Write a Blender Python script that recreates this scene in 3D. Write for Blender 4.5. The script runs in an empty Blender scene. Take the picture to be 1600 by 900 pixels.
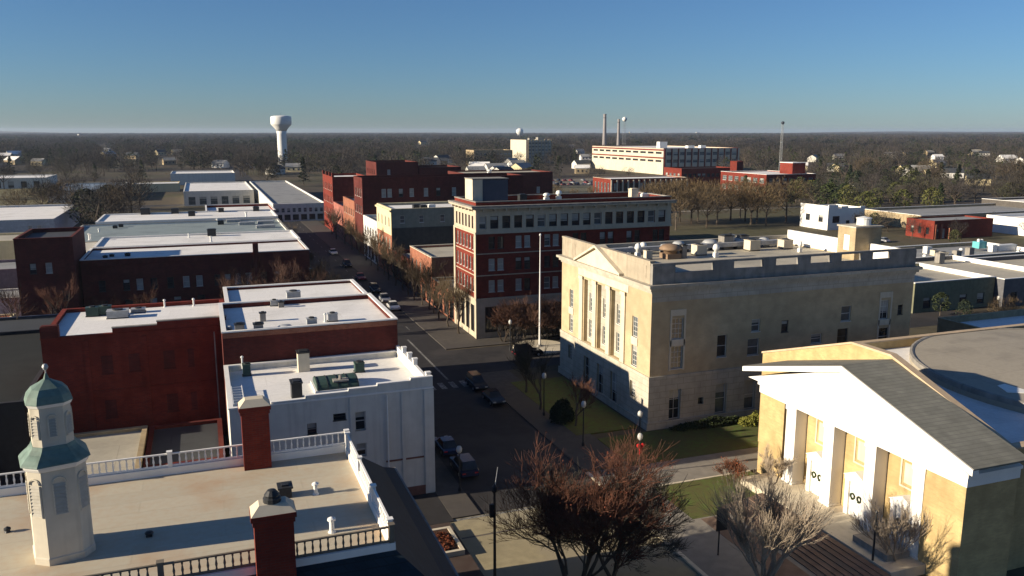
import bpy, math, random
from mathutils import Vector, Matrix, noise
R = math.radians
sc = bpy.context.scene
COL = sc.collection
# ---------------------------------------------------------------- camera
cam = bpy.data.cameras.new('camera')
cam.sensor_width = 36.0
cam.lens = 36.0 * 1300.0 / 1600.0
cam.clip_start = 0.5
cam.clip_end = 60000
camo = bpy.data.objects.new('camera', cam)
COL.objects.link(camo)
camo.location = (0, 0, 33)
camo.rotation_euler = (R(90 - 10.673), 0, R(-20.325))
sc.camera = camo
# ---------------------------------------------------------------- sky and sun
SUN_EL, SUN_AZ = 16.8, 4.0       # elevation; degrees north of due west (-X)
sd = Vector((-math.cos(R(SUN_AZ)) * math.cos(R(SUN_EL)), math.sin(R(SUN_AZ)) * math.cos(R(SUN_EL)), math.sin(R(SUN_EL))))
world = bpy.data.worlds.new('World')
sc.world = world
world.use_nodes = True
wn = world.node_tree.nodes
wl = world.node_tree.links
sky = wn.new('ShaderNodeTexSky')
sky.sky_type = 'NISHITA'
sky.sun_disc = False
sky.sun_elevation = R(SUN_EL)
sky.sun_rotation = math.atan2(sd.x, sd.y)
sky.altitude = 50
sky.air_density = 1.0
sky.dust_density = 0.1
sky.ozone_density = 8.0
bg = wn['Background']
bg.inputs[1].default_value = 0.053
skyhs = wn.new('ShaderNodeHueSaturation')     # a slightly greyer winter sky
skyhs.inputs['Saturation'].default_value = 0.95
wl.new(sky.outputs[0], skyhs.inputs['Color'])
wl.new(skyhs.outputs[0], bg.inputs[0])
sl = bpy.data.lights.new('sun', 'SUN')
sl.energy = 5.0
sl.angle = R(0.5)
sl.color = (1.0, 0.86, 0.66)
so = bpy.data.objects.new('sun', sl)
COL.objects.link(so)
so.rotation_euler = sd.to_track_quat('Z', 'Y').to_euler()
sc.view_settings.view_transform = 'Standard'
sc.view_settings.look = 'None'
sc.view_settings.exposure = 0.9
sc.view_settings.gamma = 1
sc.cycles.max_bounces = 5
sc.cycles.diffuse_bounces = 3
sc.cycles.glossy_bounces = 2
sc.cycles.transmission_bounces = 2
sc.cycles.volume_bounces = 0
sc.cycles.caustics_reflective = False
sc.cycles.caustics_refractive = False

# ---------------------------------------------------------------- materials
MATS = {}

def _base(name, rough, spec=0.3, metal=0.0):
    m = bpy.data.materials.new(name)
    m.use_nodes = True
    b = m.node_tree.nodes['Principled BSDF']
    b.inputs['Roughness'].default_value = rough
    b.inputs['Specular IOR Level'].default_value = spec
    b.inputs['Metallic'].default_value = metal
    MATS[name] = m
    return m, m.node_tree.nodes, m.node_tree.links, b

def c4(c): return (c[0], c[1], c[2], 1)

def mixn(n, l, fac, a, b, typ='MIX'):
    x = n.new('ShaderNodeMix'); x.data_type = 'RGBA'; x.blend_type = typ
    if isinstance(fac, (int, float)): x.inputs[0].default_value = fac
    else: l.new(fac, x.inputs[0])
    for i, v in ((6, a), (7, b)):
        if isinstance(v, tuple): x.inputs[i].default_value = c4(v)
        else: l.new(v, x.inputs[i])
    return x.outputs[2]

def noise_n(n, l, vec, scale, detail=4, lo=0.35, hi=0.65):
    t = n.new('ShaderNodeTexNoise'); t.inputs['Scale'].default_value = scale
    t.inputs['Detail'].default_value = detail
    l.new(vec, t.inputs['Vector'])
    r = n.new('ShaderNodeMapRange'); r.inputs[1].default_value = lo; r.inputs[2].default_value = hi
    l.new(t.outputs[0], r.inputs[0])
    return r.outputs[0]

def wcoord(n, l, sx=1, sy=1, sz=1):
    g = n.new('ShaderNodeNewGeometry')
    m = n.new('ShaderNodeMapping'); m.inputs['Scale'].default_value = (sx, sy, sz)
    l.new(g.outputs['Position'], m.inputs[0])
    return m.outputs[0]

def mat(name, col, rough=0.8, var=0.25, scale=1.5, spec=0.25, metal=0.0, streak=0.0, bump=0.0, dark=None, patch=None):
    """plain surface: fine and coarse colour variation, optional vertical weather streaks and a second patch colour"""
    m, n, l, b = _base(name, rough, spec, metal)
    v = wcoord(n, l)
    d = dark or tuple(x * (1 - var) for x in col)
    c = mixn(n, l, noise_n(n, l, v, scale, 6), col, d)
    f2 = noise_n(n, l, v, scale * 0.13, 3, 0.42, 0.62)
    c = mixn(n, l, f2, c, mixn(n, l, 0.55, c, d))
    if patch:
        c = mixn(n, l, noise_n(n, l, v, scale * 0.07, 4, 0.5, 0.56), c, patch)
    if streak:
        vs = wcoord(n, l, 1.3, 1.3, 0.09)
        s = noise_n(n, l, vs, 1.6, 5, 0.5, 0.8)
        mm = n.new('ShaderNodeMath'); mm.operation = 'MULTIPLY'; mm.inputs[1].default_value = streak
        l.new(s, mm.inputs[0])
        c = mixn(n, l, mm.outputs[0], c, tuple(x * 0.45 for x in d))
    l.new(c, b.inputs['Base Color'])
    if bump:
        t = n.new('ShaderNodeTexNoise'); t.inputs['Scale'].default_value = scale * 8
        l.new(v, t.inputs['Vector'])
        bp = n.new('ShaderNodeBump'); bp.inputs['Strength'].default_value = bump; bp.inputs['Distance'].default_value = 0.05
        l.new(t.outputs[0], bp.inputs['Height']); l.new(bp.outputs[0], b.inputs['Normal'])
    return m

def brick(name, c1, c2, mortar, bw=0.42, bh=0.14, rough=0.9, stain=0.5, msize=0.012):
    m, n, l, b = _base(name, rough, 0.15)
    g = n.new('ShaderNodeNewGeometry')
    s = n.new('ShaderNodeSeparateXYZ'); l.new(g.outputs['Position'], s.inputs[0])
    a = n.new('ShaderNodeMath'); a.operation = 'ADD'; l.new(s.outputs[0], a.inputs[0]); l.new(s.outputs[1], a.inputs[1])
    cb = n.new('ShaderNodeCombineXYZ'); l.new(a.outputs[0], cb.inputs[0]); l.new(s.outputs[2], cb.inputs[1])
    t = n.new('ShaderNodeTexBrick')
    t.inputs['Scale'].default_value = 1; t.inputs['Brick Width'].default_value = bw; t.inputs['Row Height'].default_value = bh
    t.inputs['Mortar Size'].default_value = msize
    t.inputs['Color1'].default_value = c4(c1); t.inputs['Color2'].default_value = c4(c2); t.inputs['Mortar'].default_value = c4(mortar)
    l.new(cb.outputs[0], t.inputs['Vector'])
    v = wcoord(n, l)
    dk = tuple(x * 0.55 for x in c2)
    c = mixn(n, l, noise_n(n, l, v, 0.9, 5, 0.35, 0.75), t.outputs[0], mixn(n, l, 0.5, t.outputs[0], dk))
    c = mixn(n, l, noise_n(n, l, wcoord(n, l, .5, .5, 1.6), 0.16, 3, 0.48, 0.6), c, mixn(n, l, 0.35, c, dk))
    vs = wcoord(n, l, 0.9, 0.9, 0.12)
    f = noise_n(n, l, vs, 1.0, 5, 0.5, 0.78)
    mm = n.new('ShaderNodeMath'); mm.operation = 'MULTIPLY'; mm.inputs[1].default_value = stain; l.new(f, mm.inputs[0])
    c = mixn(n, l, mm.outputs[0], c, dk)
    l.new(c, b.inputs['Base Color'])
    return m

def roofm(name, col, seam=0.8, w=3.0, stain=(0.3, 0.29, 0.27), amt=0.6, rough=0.7):
    """membrane or felt roof: sheet seams, soot and ponding stains"""
    m, n, l, b = _base(name, rough, 0.25)
    v = wcoord(n, l)
    t = n.new('ShaderNodeTexBrick')
    t.inputs['Scale'].default_value = 1; t.inputs['Brick Width'].default_value = 9; t.inputs['Row Height'].default_value = w
    t.inputs['Mortar Size'].default_value = 0.06; t.inputs['Mortar Smooth'].default_value = 0.5
    t.inputs['Color1'].default_value = c4(col); t.inputs['Color2'].default_value = c4(tuple(x * 0.93 for x in col))
    t.inputs['Mortar'].default_value = c4(tuple(x * seam for x in col))
    l.new(v, t.inputs['Vector'])
    f = noise_n(n, l, v, 0.22, 6, 0.5, 0.75)
    mm = n.new('ShaderNodeMath'); mm.operation = 'MULTIPLY'; mm.inputs[1].default_value = amt; l.new(f, mm.inputs[0])
    c = mixn(n, l, mm.outputs[0], t.outputs[0], stain)
    c = mixn(n, l, noise_n(n, l, v, 2.5, 5, 0.4, 0.8), c, mixn(n, l, 0.25, c, stain))
    l.new(c, b.inputs['Base Color'])
    return m

def glass(name, col, rough=0.08, spec=0.5, var=0.5):
    m, n, l, b = _base(name, rough, spec)
    v = wcoord(n, l)
    c = mixn(n, l, noise_n(n, l, v, 0.9, 2), col, tuple(x * (1 - var) for x in col))
    l.new(c, b.inputs['Base Color'])
    return m

def foliage(name, cols, rough=0.85, transl=0.0):
    m, n, l, b = _base(name, rough, 0.1)
    o = n.new('ShaderNodeObjectInfo')
    r = n.new('ShaderNodeValToRGB')
    els = r.color_ramp.elements
    els[0].color = c4(cols[0]); els[1].color = c4(cols[-1])
    for i, c in enumerate(cols[1:-1]):
        e = els.new((i + 1) / (len(cols) - 1)); e.color = c4(c)
    l.new(o.outputs['Random'], r.inputs[0])
    v = wcoord(n, l)
    f = noise_n(n, l, v, 0.6, 3)
    hs = n.new('ShaderNodeHueSaturation'); hs.inputs['Value'].default_value = 0.62
    l.new(r.outputs[0], hs.inputs['Color'])
    c = mixn(n, l, f, r.outputs[0], hs.outputs[0])
    h2 = n.new('ShaderNodeHueSaturation'); h2.inputs['Value'].default_value = 0.6; h2.inputs['Saturation'].default_value = 0.7; l.new(c, h2.inputs['Color'])
    c = mixn(n, l, noise_n(n, l, v, 0.005, 4, 0.42, 0.58), c, h2.outputs[0])
    l.new(c, b.inputs['Base Color'])
    return m

white_roof = roofm('white_membrane', (0.84, 0.82, 0.78), seam=.88, stain=(0.42, 0.40, 0.36), amt=0.4)
tan_roof = roofm('tan_deck', (0.50, 0.45, 0.34), seam=.9, w=1.5, stain=(0.42, 0.24, 0.12), amt=0.7)
grey_roof = roofm('grey_felt', (0.30, 0.30, 0.29), amt=0.5, stain=(0.1, 0.1, 0.1))
gravel_roof = roofm('gravel_roof', (0.46, 0.42, 0.33), w=6, amt=0.5, stain=(0.2, 0.19, 0.16))
teal_roof = roofm('teal_roof', (0.26, 0.31, 0.31), amt=0.5, stain=(0.1, 0.11, 0.12))
dark_roof = roofm('dark_roof', (0.06, 0.065, 0.07), amt=0.5, stain=(0.03, 0.03, 0.03))
brown_gravel = roofm('brown_gravel', (0.36, 0.32, 0.25), w=8, amt=0.75, stain=(0.17, 0.15, 0.12))
white_wall = mat('painted_white_wall', (0.67, 0.65, 0.58), 0.7, 0.12, 1.0, streak=0.35)
bright_white = mat('white_paint', (0.82, 0.80, 0.75), 0.55, 0.06, 1.0, streak=0.12)
red_brick = brick('red_brick', (0.24, 0.035, 0.02), (0.16, 0.025, 0.017), (0.13, 0.06, 0.045))
deep_brick = brick('deep_red_brick', (0.15, 0.03, 0.022), (0.10, 0.022, 0.018), (0.08, 0.05, 0.045))
orange_brick = brick('orange_brick', (0.38, 0.14, 0.075), (0.28, 0.10, 0.06), (0.28, 0.2, 0.15))
tan_brick = brick('tan_brick', (0.44, 0.34, 0.20), (0.36, 0.28, 0.17), (0.4, 0.35, 0.26))
yellow_brick = brick('yellow_brick', (0.56, 0.41, 0.19), (0.47, 0.34, 0.16), (0.46, 0.37, 0.22))
beige_wall = brick('buff_brick', (0.54, 0.42, 0.25), (0.49, 0.385, 0.235), (0.46, 0.39, 0.27), stain=0.12)
limestone = brick('limestone', (0.50, 0.455, 0.37), (0.46, 0.42, 0.34), (0.33, 0.30, 0.24), bw=1.5, bh=0.72, stain=0.35, msize=0.03)
pale_stone = mat('pale_stone', (0.62, 0.55, 0.42), 0.8, 0.15, 0.9, streak=0.3)
dark_stone = mat('weathered_stone', (0.30, 0.28, 0.25), 0.85, 0.3, 1.2, streak=0.5)
concrete = mat('concrete', (0.34, 0.32, 0.28), 0.9, 0.25, 1.5, streak=0.2)
copper = mat('green_copper', (0.17, 0.25, 0.21), 0.6, 0.35, 2.0, streak=0.5)
slate = brick('slate', (0.020, 0.032, 0.042), (0.014, 0.024, 0.032), (0.015, 0.02, 0.02), bw=0.5, bh=0.3, rough=0.6, msize=0.02)
dark_metal = mat('dark_metal', (0.035, 0.037, 0.04), 0.5, 0.3, 3.0)
grey_metal = mat('galvanised', (0.42, 0.43, 0.43), 0.45, 0.25, 2.5, spec=0.5)
white_metal = mat('white_metal', (0.75, 0.75, 0.72), 0.45, 0.12, 2.0)
green_metal = mat('green_metal', (0.05, 0.09, 0.075), 0.5, 0.3, 2.0)
cream_paint = mat('cream_paint', (0.66, 0.56, 0.34), 0.75, 0.12, 1.2, streak=0.3)
white_frame = mat('window_frame_white', (0.62, 0.60, 0.55), 0.6, 0.1, 3)
dark_frame = mat('window_frame_dark', (0.06, 0.06, 0.06), 0.6, 0.2, 3)
dark_glass = glass('dark_glass', (0.03, 0.034, 0.04))
blind_glass = glass('blind_behind_glass', (0.38, 0.38, 0.35), 0.25, 0.4, 0.2)
mid_glass = glass('grey_glass', (0.10, 0.12, 0.13), 0.12, 0.5, 0.4)
bark = foliage('bark', [(0.10, 0.075, 0.055), (0.16, 0.13, 0.10)])
pale_bark = foliage('pale_bark', [(0.38, 0.31, 0.23), (0.44, 0.36, 0.27)])
twig_brown = foliage('bare_twigs', [(0.06, 0.05, 0.045), (0.07, 0.062, 0.05), (0.09, 0.075, 0.06), (0.08, 0.068, 0.068), (0.065, 0.066, 0.045)])
twig_red = foliage('reddish_twigs', [(0.13, 0.055, 0.035), (0.16, 0.075, 0.045)])
twig_tan = foliage('tan_twigs', [(0.13, 0.095, 0.055), (0.15, 0.105, 0.055)])
leaf_rust = foliage('rust_leaves', [(0.17, 0.05, 0.025), (0.21, 0.065, 0.03)])
ever_green = foliage('evergreen_needles', [(0.03, 0.045, 0.025), (0.045, 0.06, 0.025), (0.06, 0.075, 0.03), (0.035, 0.05, 0.035)])
olive_green = foliage('olive_leaves', [(0.10, 0.11, 0.035), (0.13, 0.13, 0.045)])
lawn_m = mat('lawn', (0.09, 0.13, 0.028), 0.95, 0.45, 1.8, bump=0.6, dark=(0.09, 0.08, 0.03))
mulch = mat('mulch', (0.12, 0.06, 0.035), 0.95, 0.5, 4.0, bump=0.6)
asphalt = mat('asphalt', (0.034, 0.032, 0.033), 0.85, 0.3, 0.8, bump=0.2, patch=(0.045, 0.041, 0.04))
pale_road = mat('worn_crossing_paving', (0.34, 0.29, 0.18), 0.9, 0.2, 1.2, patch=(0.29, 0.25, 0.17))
sidewalk_m = mat('sidewalk_concrete', (0.09, 0.08, 0.07), 0.9, 0.25, 1.2, patch=(0.07, 0.062, 0.056))
walk_m = mat('grey_walk', (0.24, 0.22, 0.19), 0.9, 0.2, 1.2)
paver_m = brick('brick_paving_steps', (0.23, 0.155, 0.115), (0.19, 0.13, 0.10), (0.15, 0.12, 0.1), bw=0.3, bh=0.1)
line_m = mat('road_paint', (0.34, 0.33, 0.30), 0.8, 0.5, 3.0, dark=(0.08, 0.08, 0.08))
red_paint = mat('red_bow', (0.5, 0.02, 0.02), 0.5, 0.2, 4)
globe_m = mat('lamp_globe', (0.5, 0.5, 0.47), 0.3, 0.05, 4)
car_blue = mat('dark_blue_car_paint', (0.012, 0.02, 0.06), 0.25, 0.1, 2, spec=0.6)
car_black = mat('black_car_paint', (0.012, 0.012, 0.014), 0.25, 0.1, 2, spec=0.6)
car_white = mat('white_car_paint', (0.7, 0.7, 0.68), 0.3, 0.05, 2, spec=0.6)
car_grey = mat('silver_car_paint', (0.3, 0.31, 0.33), 0.3, 0.05, 2, spec=0.6)
car_red = mat('red_car_paint', (0.3, 0.03, 0.03), 0.3, 0.05, 2, spec=0.6)
rubber = mat('rubber', (0.02, 0.02, 0.02), 0.9, 0.1, 4)
teal_paint = mat('teal_tank_paint', (0.12, 0.42, 0.44), 0.5, 0.1, 2)

def ground_mat():
    m, n, l, b = _base('town_ground', 0.95, 0.1)
    v = wcoord(n, l)
    c = mixn(n, l, noise_n(n, l, v, 0.02, 6, 0.42, 0.6), (0.11, 0.09, 0.06), (0.095, 0.09, 0.05))
    c = mixn(n, l, noise_n(n, l, v, 0.006, 5, 0.45, 0.58), c, (0.075, 0.062, 0.05))
    c = mixn(n, l, noise_n(n, l, v, 0.4, 6, 0.4, 0.7), c, mixn(n, l, 0.4, c, (0.04, 0.035, 0.03)))
    l.new(c, b.inputs['Base Color'])
    return m
ground_m = ground_mat()

# ---------------------------------------------------------------- mesh helpers
class MB:
    def __init__(s): s.v = []; s.f = []
    def quad(s, a, b, c, d):
        i = len(s.v); s.v += [a, b, c, d]; s.f.append((i, i + 1, i + 2, i + 3)); return s
    def poly(s, pts):
        i = len(s.v); s.v += pts; s.f.append(tuple(range(i, i + len(pts)))); return s
    def box(s, x0, x1, y0, y1, z0, z1):
        i = len(s.v)
        s.v += [(x0, y0, z0), (x1, y0, z0), (x1, y1, z0), (x0, y1, z0), (x0, y0, z1), (x1, y0, z1), (x1, y1, z1), (x0, y1, z1)]
        for f in ((3, 2, 1, 0), (4, 5, 6, 7), (0, 1, 5, 4), (1, 2, 6, 5), (2, 3, 7, 6), (3, 0, 4, 7)): s.f.append(tuple(i + k for k in f))
        return s
    def prism(s, pts, z0, z1):
        """vertical prism over a plan polygon; z1 may be a list"""
        n = len(pts); i = len(s.v)
        zt = z1 if isinstance(z1, (list, tuple)) else [z1] * n
        s.v += [(p[0], p[1], z0) for p in pts] + [(p[0], p[1], zt[k]) for k, p in enumerate(pts)]
        s.f.append(tuple(i + k for k in range(n))[::-1]); s.f.append(tuple(i + n + k for k in range(n)))
        for k in range(n):
            q = (k + 1) % n; s.f.append((i + k, i + q, i + n + q, i + n + k))
        return s
    def lathe(s, cx, cy, prof, n=12, rot=0.0):
        """prof = [(radius, z)...] bottom to top"""
        i = len(s.v)
        for r, z in prof:
            for k in range(n):
                a = rot + 2 * math.pi * k / n
                s.v.append((cx + r * math.cos(a), cy + r * math.sin(a), z))
        for j in range(len(prof) - 1):
            for k in range(n):
                q = (k + 1) % n
                s.f.append((i + j * n + k, i + j * n + q, i + (j + 1) * n + q, i + (j + 1) * n + k))
        s.f.append(tuple(i + k for k in range(n))[::-1]); s.f.append(tuple(i + (len(prof) - 1) * n + k for k in range(n)))
        return s
    def tube(s, a, b, r0, r1, n=4):
        a = Vector(a); b = Vector(b); d = b - a
        if d.length < 1e-6: return s
        d.normalize()
        u = d.orthogonal().normalized(); w = d.cross(u)
        i = len(s.v)
        for p, r in ((a, r0), (b, r1)):
            for k in range(n):
                t = 2 * math.pi * k / n
                s.v.append(tuple(p + (u * math.cos(t) + w * math.sin(t)) * r))
        for k in range(n):
            q = (k + 1) % n; s.f.append((i + k, i + q, i + n + q, i + n + k))
        return s
    def mesh(s, name, m, org=(0, 0, 0), smooth=False):
        me = bpy.data.meshes.new(name)
        ox, oy, oz = org
        me.from_pydata([(v[0] - ox, v[1] - oy, v[2] - oz) for v in s.v], [], s.f)
        me.materials.append(m)
        if smooth:
            me.polygons.foreach_set('use_smooth', [True] * len(me.polygons))
        me.update()
        return me
    def build(s, name, m, parent=None, smooth=False):
        org = parent['org'] if parent is not None else (0, 0, 0)
        o = bpy.data.objects.new(name, s.mesh(name, m, org, smooth))
        COL.objects.link(o)
        if parent is not None: o.parent = parent; 
        o['org'] = org
        return o

def tag(o, label, cat, group=None, kind=None):
    if label: o['label'] = label
    if cat: o['category'] = cat
    if group: o['group'] = group
    if kind: o['kind'] = kind
    return o

def root(name, loc, label, cat, group=None):
    o = bpy.data.objects.new(name, None); COL.objects.link(o)
    o.empty_display_size = 0.5
    o.location = loc; o['org'] = tuple(loc)
    return tag(o, label, cat, group)

def struct(name, mb, m):
    o = mb.build(name, m); o['kind'] = 'structure'; return o

def lone(name, mb, m, loc, label, cat, group=None, smooth=False):
    o = bpy.data.objects.new(name, mb.mesh(name, m, loc, smooth)); COL.objects.link(o)
    o.location = loc; o['org'] = tuple(loc)
    return tag(o, label, cat, group)

def kids(o): return [c for c in bpy.data.objects if c.parent == o]
KIDS = {}
def copy_thing(src, loc, rz=0.0, label=None, group=None, scale=None):
    """copy of a thing with its parts and sub-parts, mesh data shared"""
    if src.name not in KIDS:
        KIDS[src.name] = [(c, kids(c)) for c in kids(src)]
    r = src.copy(); COL.objects.link(r); r.location = loc; r.rotation_euler = (0, 0, rz)
    if scale: r.scale = scale if isinstance(scale, tuple) else (scale,) * 3
    if label: r['label'] = label
    if group: r['group'] = group
    for c, gs in KIDS[src.name]:
        d = c.copy(); COL.objects.link(d); d.parent = r
        for g in gs:
            e = g.copy(); COL.objects.link(e); e.parent = d
    return r

# ---------------------------------------------------------------- windows and walls
ROT = {'S': 0.0, 'W': -math.pi / 2, 'E': math.pi / 2, 'N': math.pi}
WCACHE = {}
STY = {  # frame, pane, panes across, panes up
    'dark': (dark_frame, dark_glass, 1, 2), 'sash': (white_frame, dark_glass, 1, 2), 'sash6': (white_frame, dark_glass, 2, 3),
    'blind': (white_frame, blind_glass, 1, 2), 'grid': (white_frame, mid_glass, 3, 4), 'mid': (white_frame, mid_glass, 1, 2),
    'one': (white_frame, dark_glass, 1, 1), 'shop': (dark_frame, dark_glass, 3, 1), 'mill': (white_frame, mid_glass, 3, 2)}

def window_mesh(w, h, style, drawn=0):
    k = (round(w, 2), round(h, 2), style, drawn)
    if k in WCACHE: return WCACHE[k]
    fm, pm, nx, nz = STY[style]
    b = 0.07 if min(w, h) > 0.8 else 0.04
    m = MB()
    m.box(-w / 2, -w / 2 + b, 0, 0.09, 0, h); m.box(w / 2 - b, w / 2, 0, 0.09, 0, h)
    m.box(-w / 2 + b, w / 2 - b, 0, 0.09, 0, b); m.box(-w / 2 + b, w / 2 - b, 0, 0.09, h - b, h)
    iw, ih = w - 2 * b, h - 2 * b
    t = 0.022 if nx * nz > 3 else 0.03
    for i in range(1, nx):
        x = -iw / 2 + iw * i / nx; m.box(x - t, x + t, 0.02, 0.07, b, h - b)
    for j in range(1, nz):
        z = b + ih * j / nz; m.box(-iw / 2, iw / 2, 0.015, 0.075, z - t, z + t)
    m.box(-w / 2 - .06, w / 2 + .06, -.2, -.003, -.09, .0)
    if drawn:
        zb = h - b - ih * (.3 if drawn == 1 else .62)
        m.quad((-iw / 2, .05, zb), (iw / 2, .05, zb), (iw / 2, .05, h - b), (-iw / 2, .05, h - b))
    fme = m.mesh('window', fm)
    if drawn: fme.materials.append(blind_glass); fme.polygons[len(fme.polygons) - 1].material_index = 1
    g = MB(); g.quad((-iw / 2, 0.055, b), (iw / 2, 0.055, b), (iw / 2, 0.055, h - b), (-iw / 2, 0.055, h - b))
    gme = g.mesh('pane', pm)
    WCACHE[k] = (fme, gme)
    return fme, gme

wrng = random.Random(99)
def put_window(parent, pos, side, w, h, style, name='window'):
    drawn = 0
    if style in ('dark', 'sash', 'sash6', 'mid', 'grid', 'mill'): drawn = wrng.choice((0, 0, 0, 1, 2))
    fme, gme = window_mesh(w, h, style, drawn)
    org = parent['org']
    o = bpy.data.objects.new(name, fme); COL.objects.link(o); o.parent = parent
    o.location = (pos[0] - org[0], pos[1] - org[1], pos[2] - org[2]); o.rotation_euler = (0, 0, ROT[side])
    p = bpy.data.objects.new('pane', gme); COL.objects.link(p); p.parent = o
    return o

def pt(side, c, a, d, z):
    """point on a wall of the given side: a = coordinate along it, c = its plane, d = depth inward"""
    return {'S': (a, c + d, z), 'N': (a, c - d, z), 'W': (c + d, a, z), 'E': (c - d, a, z)}[side]

def wall(mb, side, c, a0, a1, z0, z1, holes, depth=0.22):
    us = sorted({a0, a1} | {round(v, 4) for h in holes for v in (h[0] - h[1] / 2, h[0] + h[1] / 2)})
    zs = sorted({z0, z1} | {round(v, 4) for h in holes for v in (h[2], h[2] + h[3])})
    for i in range(len(us) - 1):
        for j in range(len(zs) - 1):
            cu, cz = (us[i] + us[i + 1]) / 2, (zs[j] + zs[j + 1]) / 2
            if any(abs(cu - h[0]) < h[1] / 2 and h[2] < cz < h[2] + h[3] for h in holes): continue
            mb.quad(pt(side, c, us[i], 0, zs[j]), pt(side, c, us[i + 1], 0, zs[j]), pt(side, c, us[i + 1], 0, zs[j + 1]), pt(side, c, us[i], 0, zs[j + 1]))
    for h in holes:
        a, b, z, t = h[0] - h[1] / 2, h[0] + h[1] / 2, h[2], h[2] + h[3]
        dd = h[5] if len(h) > 5 else depth
        for (p, q) in (((a, z), (b, z)), ((b, z), (b, t)), ((b, t), (a, t)), ((a, t), (a, z))):
            mb.quad(pt(side, c, p[0], 0, p[1]), pt(side, c, q[0], 0, q[1]), pt(side, c, q[0], dd, q[1]), pt(side, c, p[0], dd, p[1]))

def block(name, label, cat, x0, x1, y0, y1, zt, wm, rm, zr=None, z0=0.0, holes=None, cope=None, t=0.35, group=None, ch=0.14, sides='SWEN', over=0.06):
    """a flat-roofed building: walls with real openings, windows, roof deck below a parapet, coping"""
    holes = holes or {}
    zr = zt - 0.6 if zr is None else zr
    r = root(name, ((x0 + x1) / 2, (y0 + y1) / 2, z0), label, cat, group)
    m = MB()
    P = {'S': (y0, x0, x1), 'N': (y1, x0, x1), 'W': (x0, y0, y1), 'E': (x1, y0, y1)}
    for s in sides:
        hs = holes.get(s, [])
        wall(m, s, P[s][0], P[s][1], P[s][2], z0, zt, hs)
        for h in hs:
            if h[4] in STY:
                put_window(r, pt(s, P[s][0], h[0], 0.16, h[2]), s, h[1] - 0.02, h[3] - 0.02, h[4])
            elif h[4] == 'none': pass
    # inner parapet faces
    a, b, c, d = x0 + t, x1 - t, y0 + t, y1 - t
    m.quad((a, c, zr), (b, c, zr), (b, c, zt), (a, c, zt)); m.quad((a, d, zr), (b, d, zr), (b, d, zt), (a, d, zt))
    m.quad((a, c, zr), (a, d, zr), (a, d, zt), (a, c, zt)); m.quad((b, c, zr), (b, d, zr), (b, d, zt), (b, c, zt))
    m.build('wall', wm, r)
    k = MB(); o = over
    k.box(x0 - o, x1 + o, y0 - o, c + o, zt, zt + ch); k.box(x0 - o, x1 + o, d - o, y1 + o, zt, zt + ch)
    k.box(x0 - o, a + o, c + o, d - o, zt, zt + ch); k.box(b - o, x1 + o, c + o, d - o, zt, zt + ch)
    k.build('coping', cope or wm, r)
    f = MB(); f.quad((a, c, zr), (b, c, zr), (b, d, zr), (a, d, zr)); f.build('roof', rm, r)
    return r

def band(r, name, m, x0, x1, y0, y1, z0, z1, o):
    """a belt course or cornice running round a block, proud by o"""
    k = MB()
    k.box(x0 - o, x1 + o, y0 - o, y0 - 0.003, z0, z1); k.box(x0 - o, x1 + o, y1 + 0.003, y1 + o, z0, z1)
    k.box(x0 - o, x0 - 0.003, y0 - 0.003, y1 + 0.003, z0, z1); k.box(x1 + 0.003, x1 + o, y0 - 0.003, y1 + 0.003, z0, z1)
    return k.build(name, m, r)

def row(cs, w, z, h, style): return [(c, w, z, h, style) for c in cs]
def spread(a, b, n): return [a + (b - a) * (i + 0.5) / n for i in range(n)]

# ================================================================ THE SETTING
def disc_sheet(name, r0, m, z, rings):
    mb = MB(); n = 96
    mb.v.append((0, 0, z))
    for k in range(n):
        a = 2 * math.pi * k / n; mb.v.append((rings[0] * math.cos(a), rings[0] * math.sin(a), z))
    for k in range(n): mb.f.append((0, 1 + k, 1 + (k + 1) % n))
    for j in range(1, len(rings)):
        for k in range(n):
            a = 2 * math.pi * k / n; r = rings[j]
            h = 0.0
            if r > 5000:
                h = max(0.0, noise.noise(Vector((math.cos(a) * 4.2, math.sin(a) * 4.2, r * 0.0003)))) * 60 * min(1, (r - 5000) / 4000) + (6 if r > 8000 else 0)
            mb.v.append((r * math.cos(a), r * math.sin(a), z + h))
        for k in range(n):
            q = (k + 1) % n; b = 1 + (j - 1) * n
            mb.f.append((b + k, b + q, b + n + q, b + n + k))
    return struct(name, mb, m)
disc_sheet('ground', 0, ground_m, 0.0, [400, 1500, 3500, 5000, 7000, 9500, 12000])

def sheet(name, m, x0, x1, y0, y1, z):
    mb = MB(); mb.quad((x0, y0, z), (x1, y0, z), (x1, y1, z), (x0, y1, z)); return struct(name, mb, m)
def slab(name, m, x0, x1, y0, y1, z1, z0=0.0):
    mb = MB(); mb.box(x0, x1, y0, y1, z0, z1); return struct(name, mb, m)

sheet('main_street', asphalt, 21.0, 33.5, 64.6, 900, 0.008)
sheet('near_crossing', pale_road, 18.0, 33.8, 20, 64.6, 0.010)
sheet('side_street', asphalt, 33.5, 130, 106, 119, 0.006)
sheet('side_street', asphalt, -140, 21.0, 116, 130, 0.005)
sheet('far_cross_street', asphalt, -200, 420, 402, 412, 0.006)
sheet('back_street', asphalt, 128, 138, 119, 900, 0.004)
sheet('parking_lot', asphalt, -16, 18, 131, 160, 0.006)
sheet('parking_lot', mat('old_lot_asphalt', (0.20, 0.175, 0.13), 0.9, 0.4, 0.25, patch=(.13,.12,.10)), 78, 127, 205, 352, 0.006)
sheet('parking_lot', mat('pale_lot', (0.26, 0.22, 0.16), 0.9, 0.4, 0.2, patch=(.17,.15,.12)), 135, 330, 470, 540, 0.006)
sheet('open_ground', mat('dry_open_ground', (0.22, 0.185, 0.12), .95, .45, .12, patch=(.13, .12, .07)), 86, 262, 352, 401, 0.005)
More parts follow.
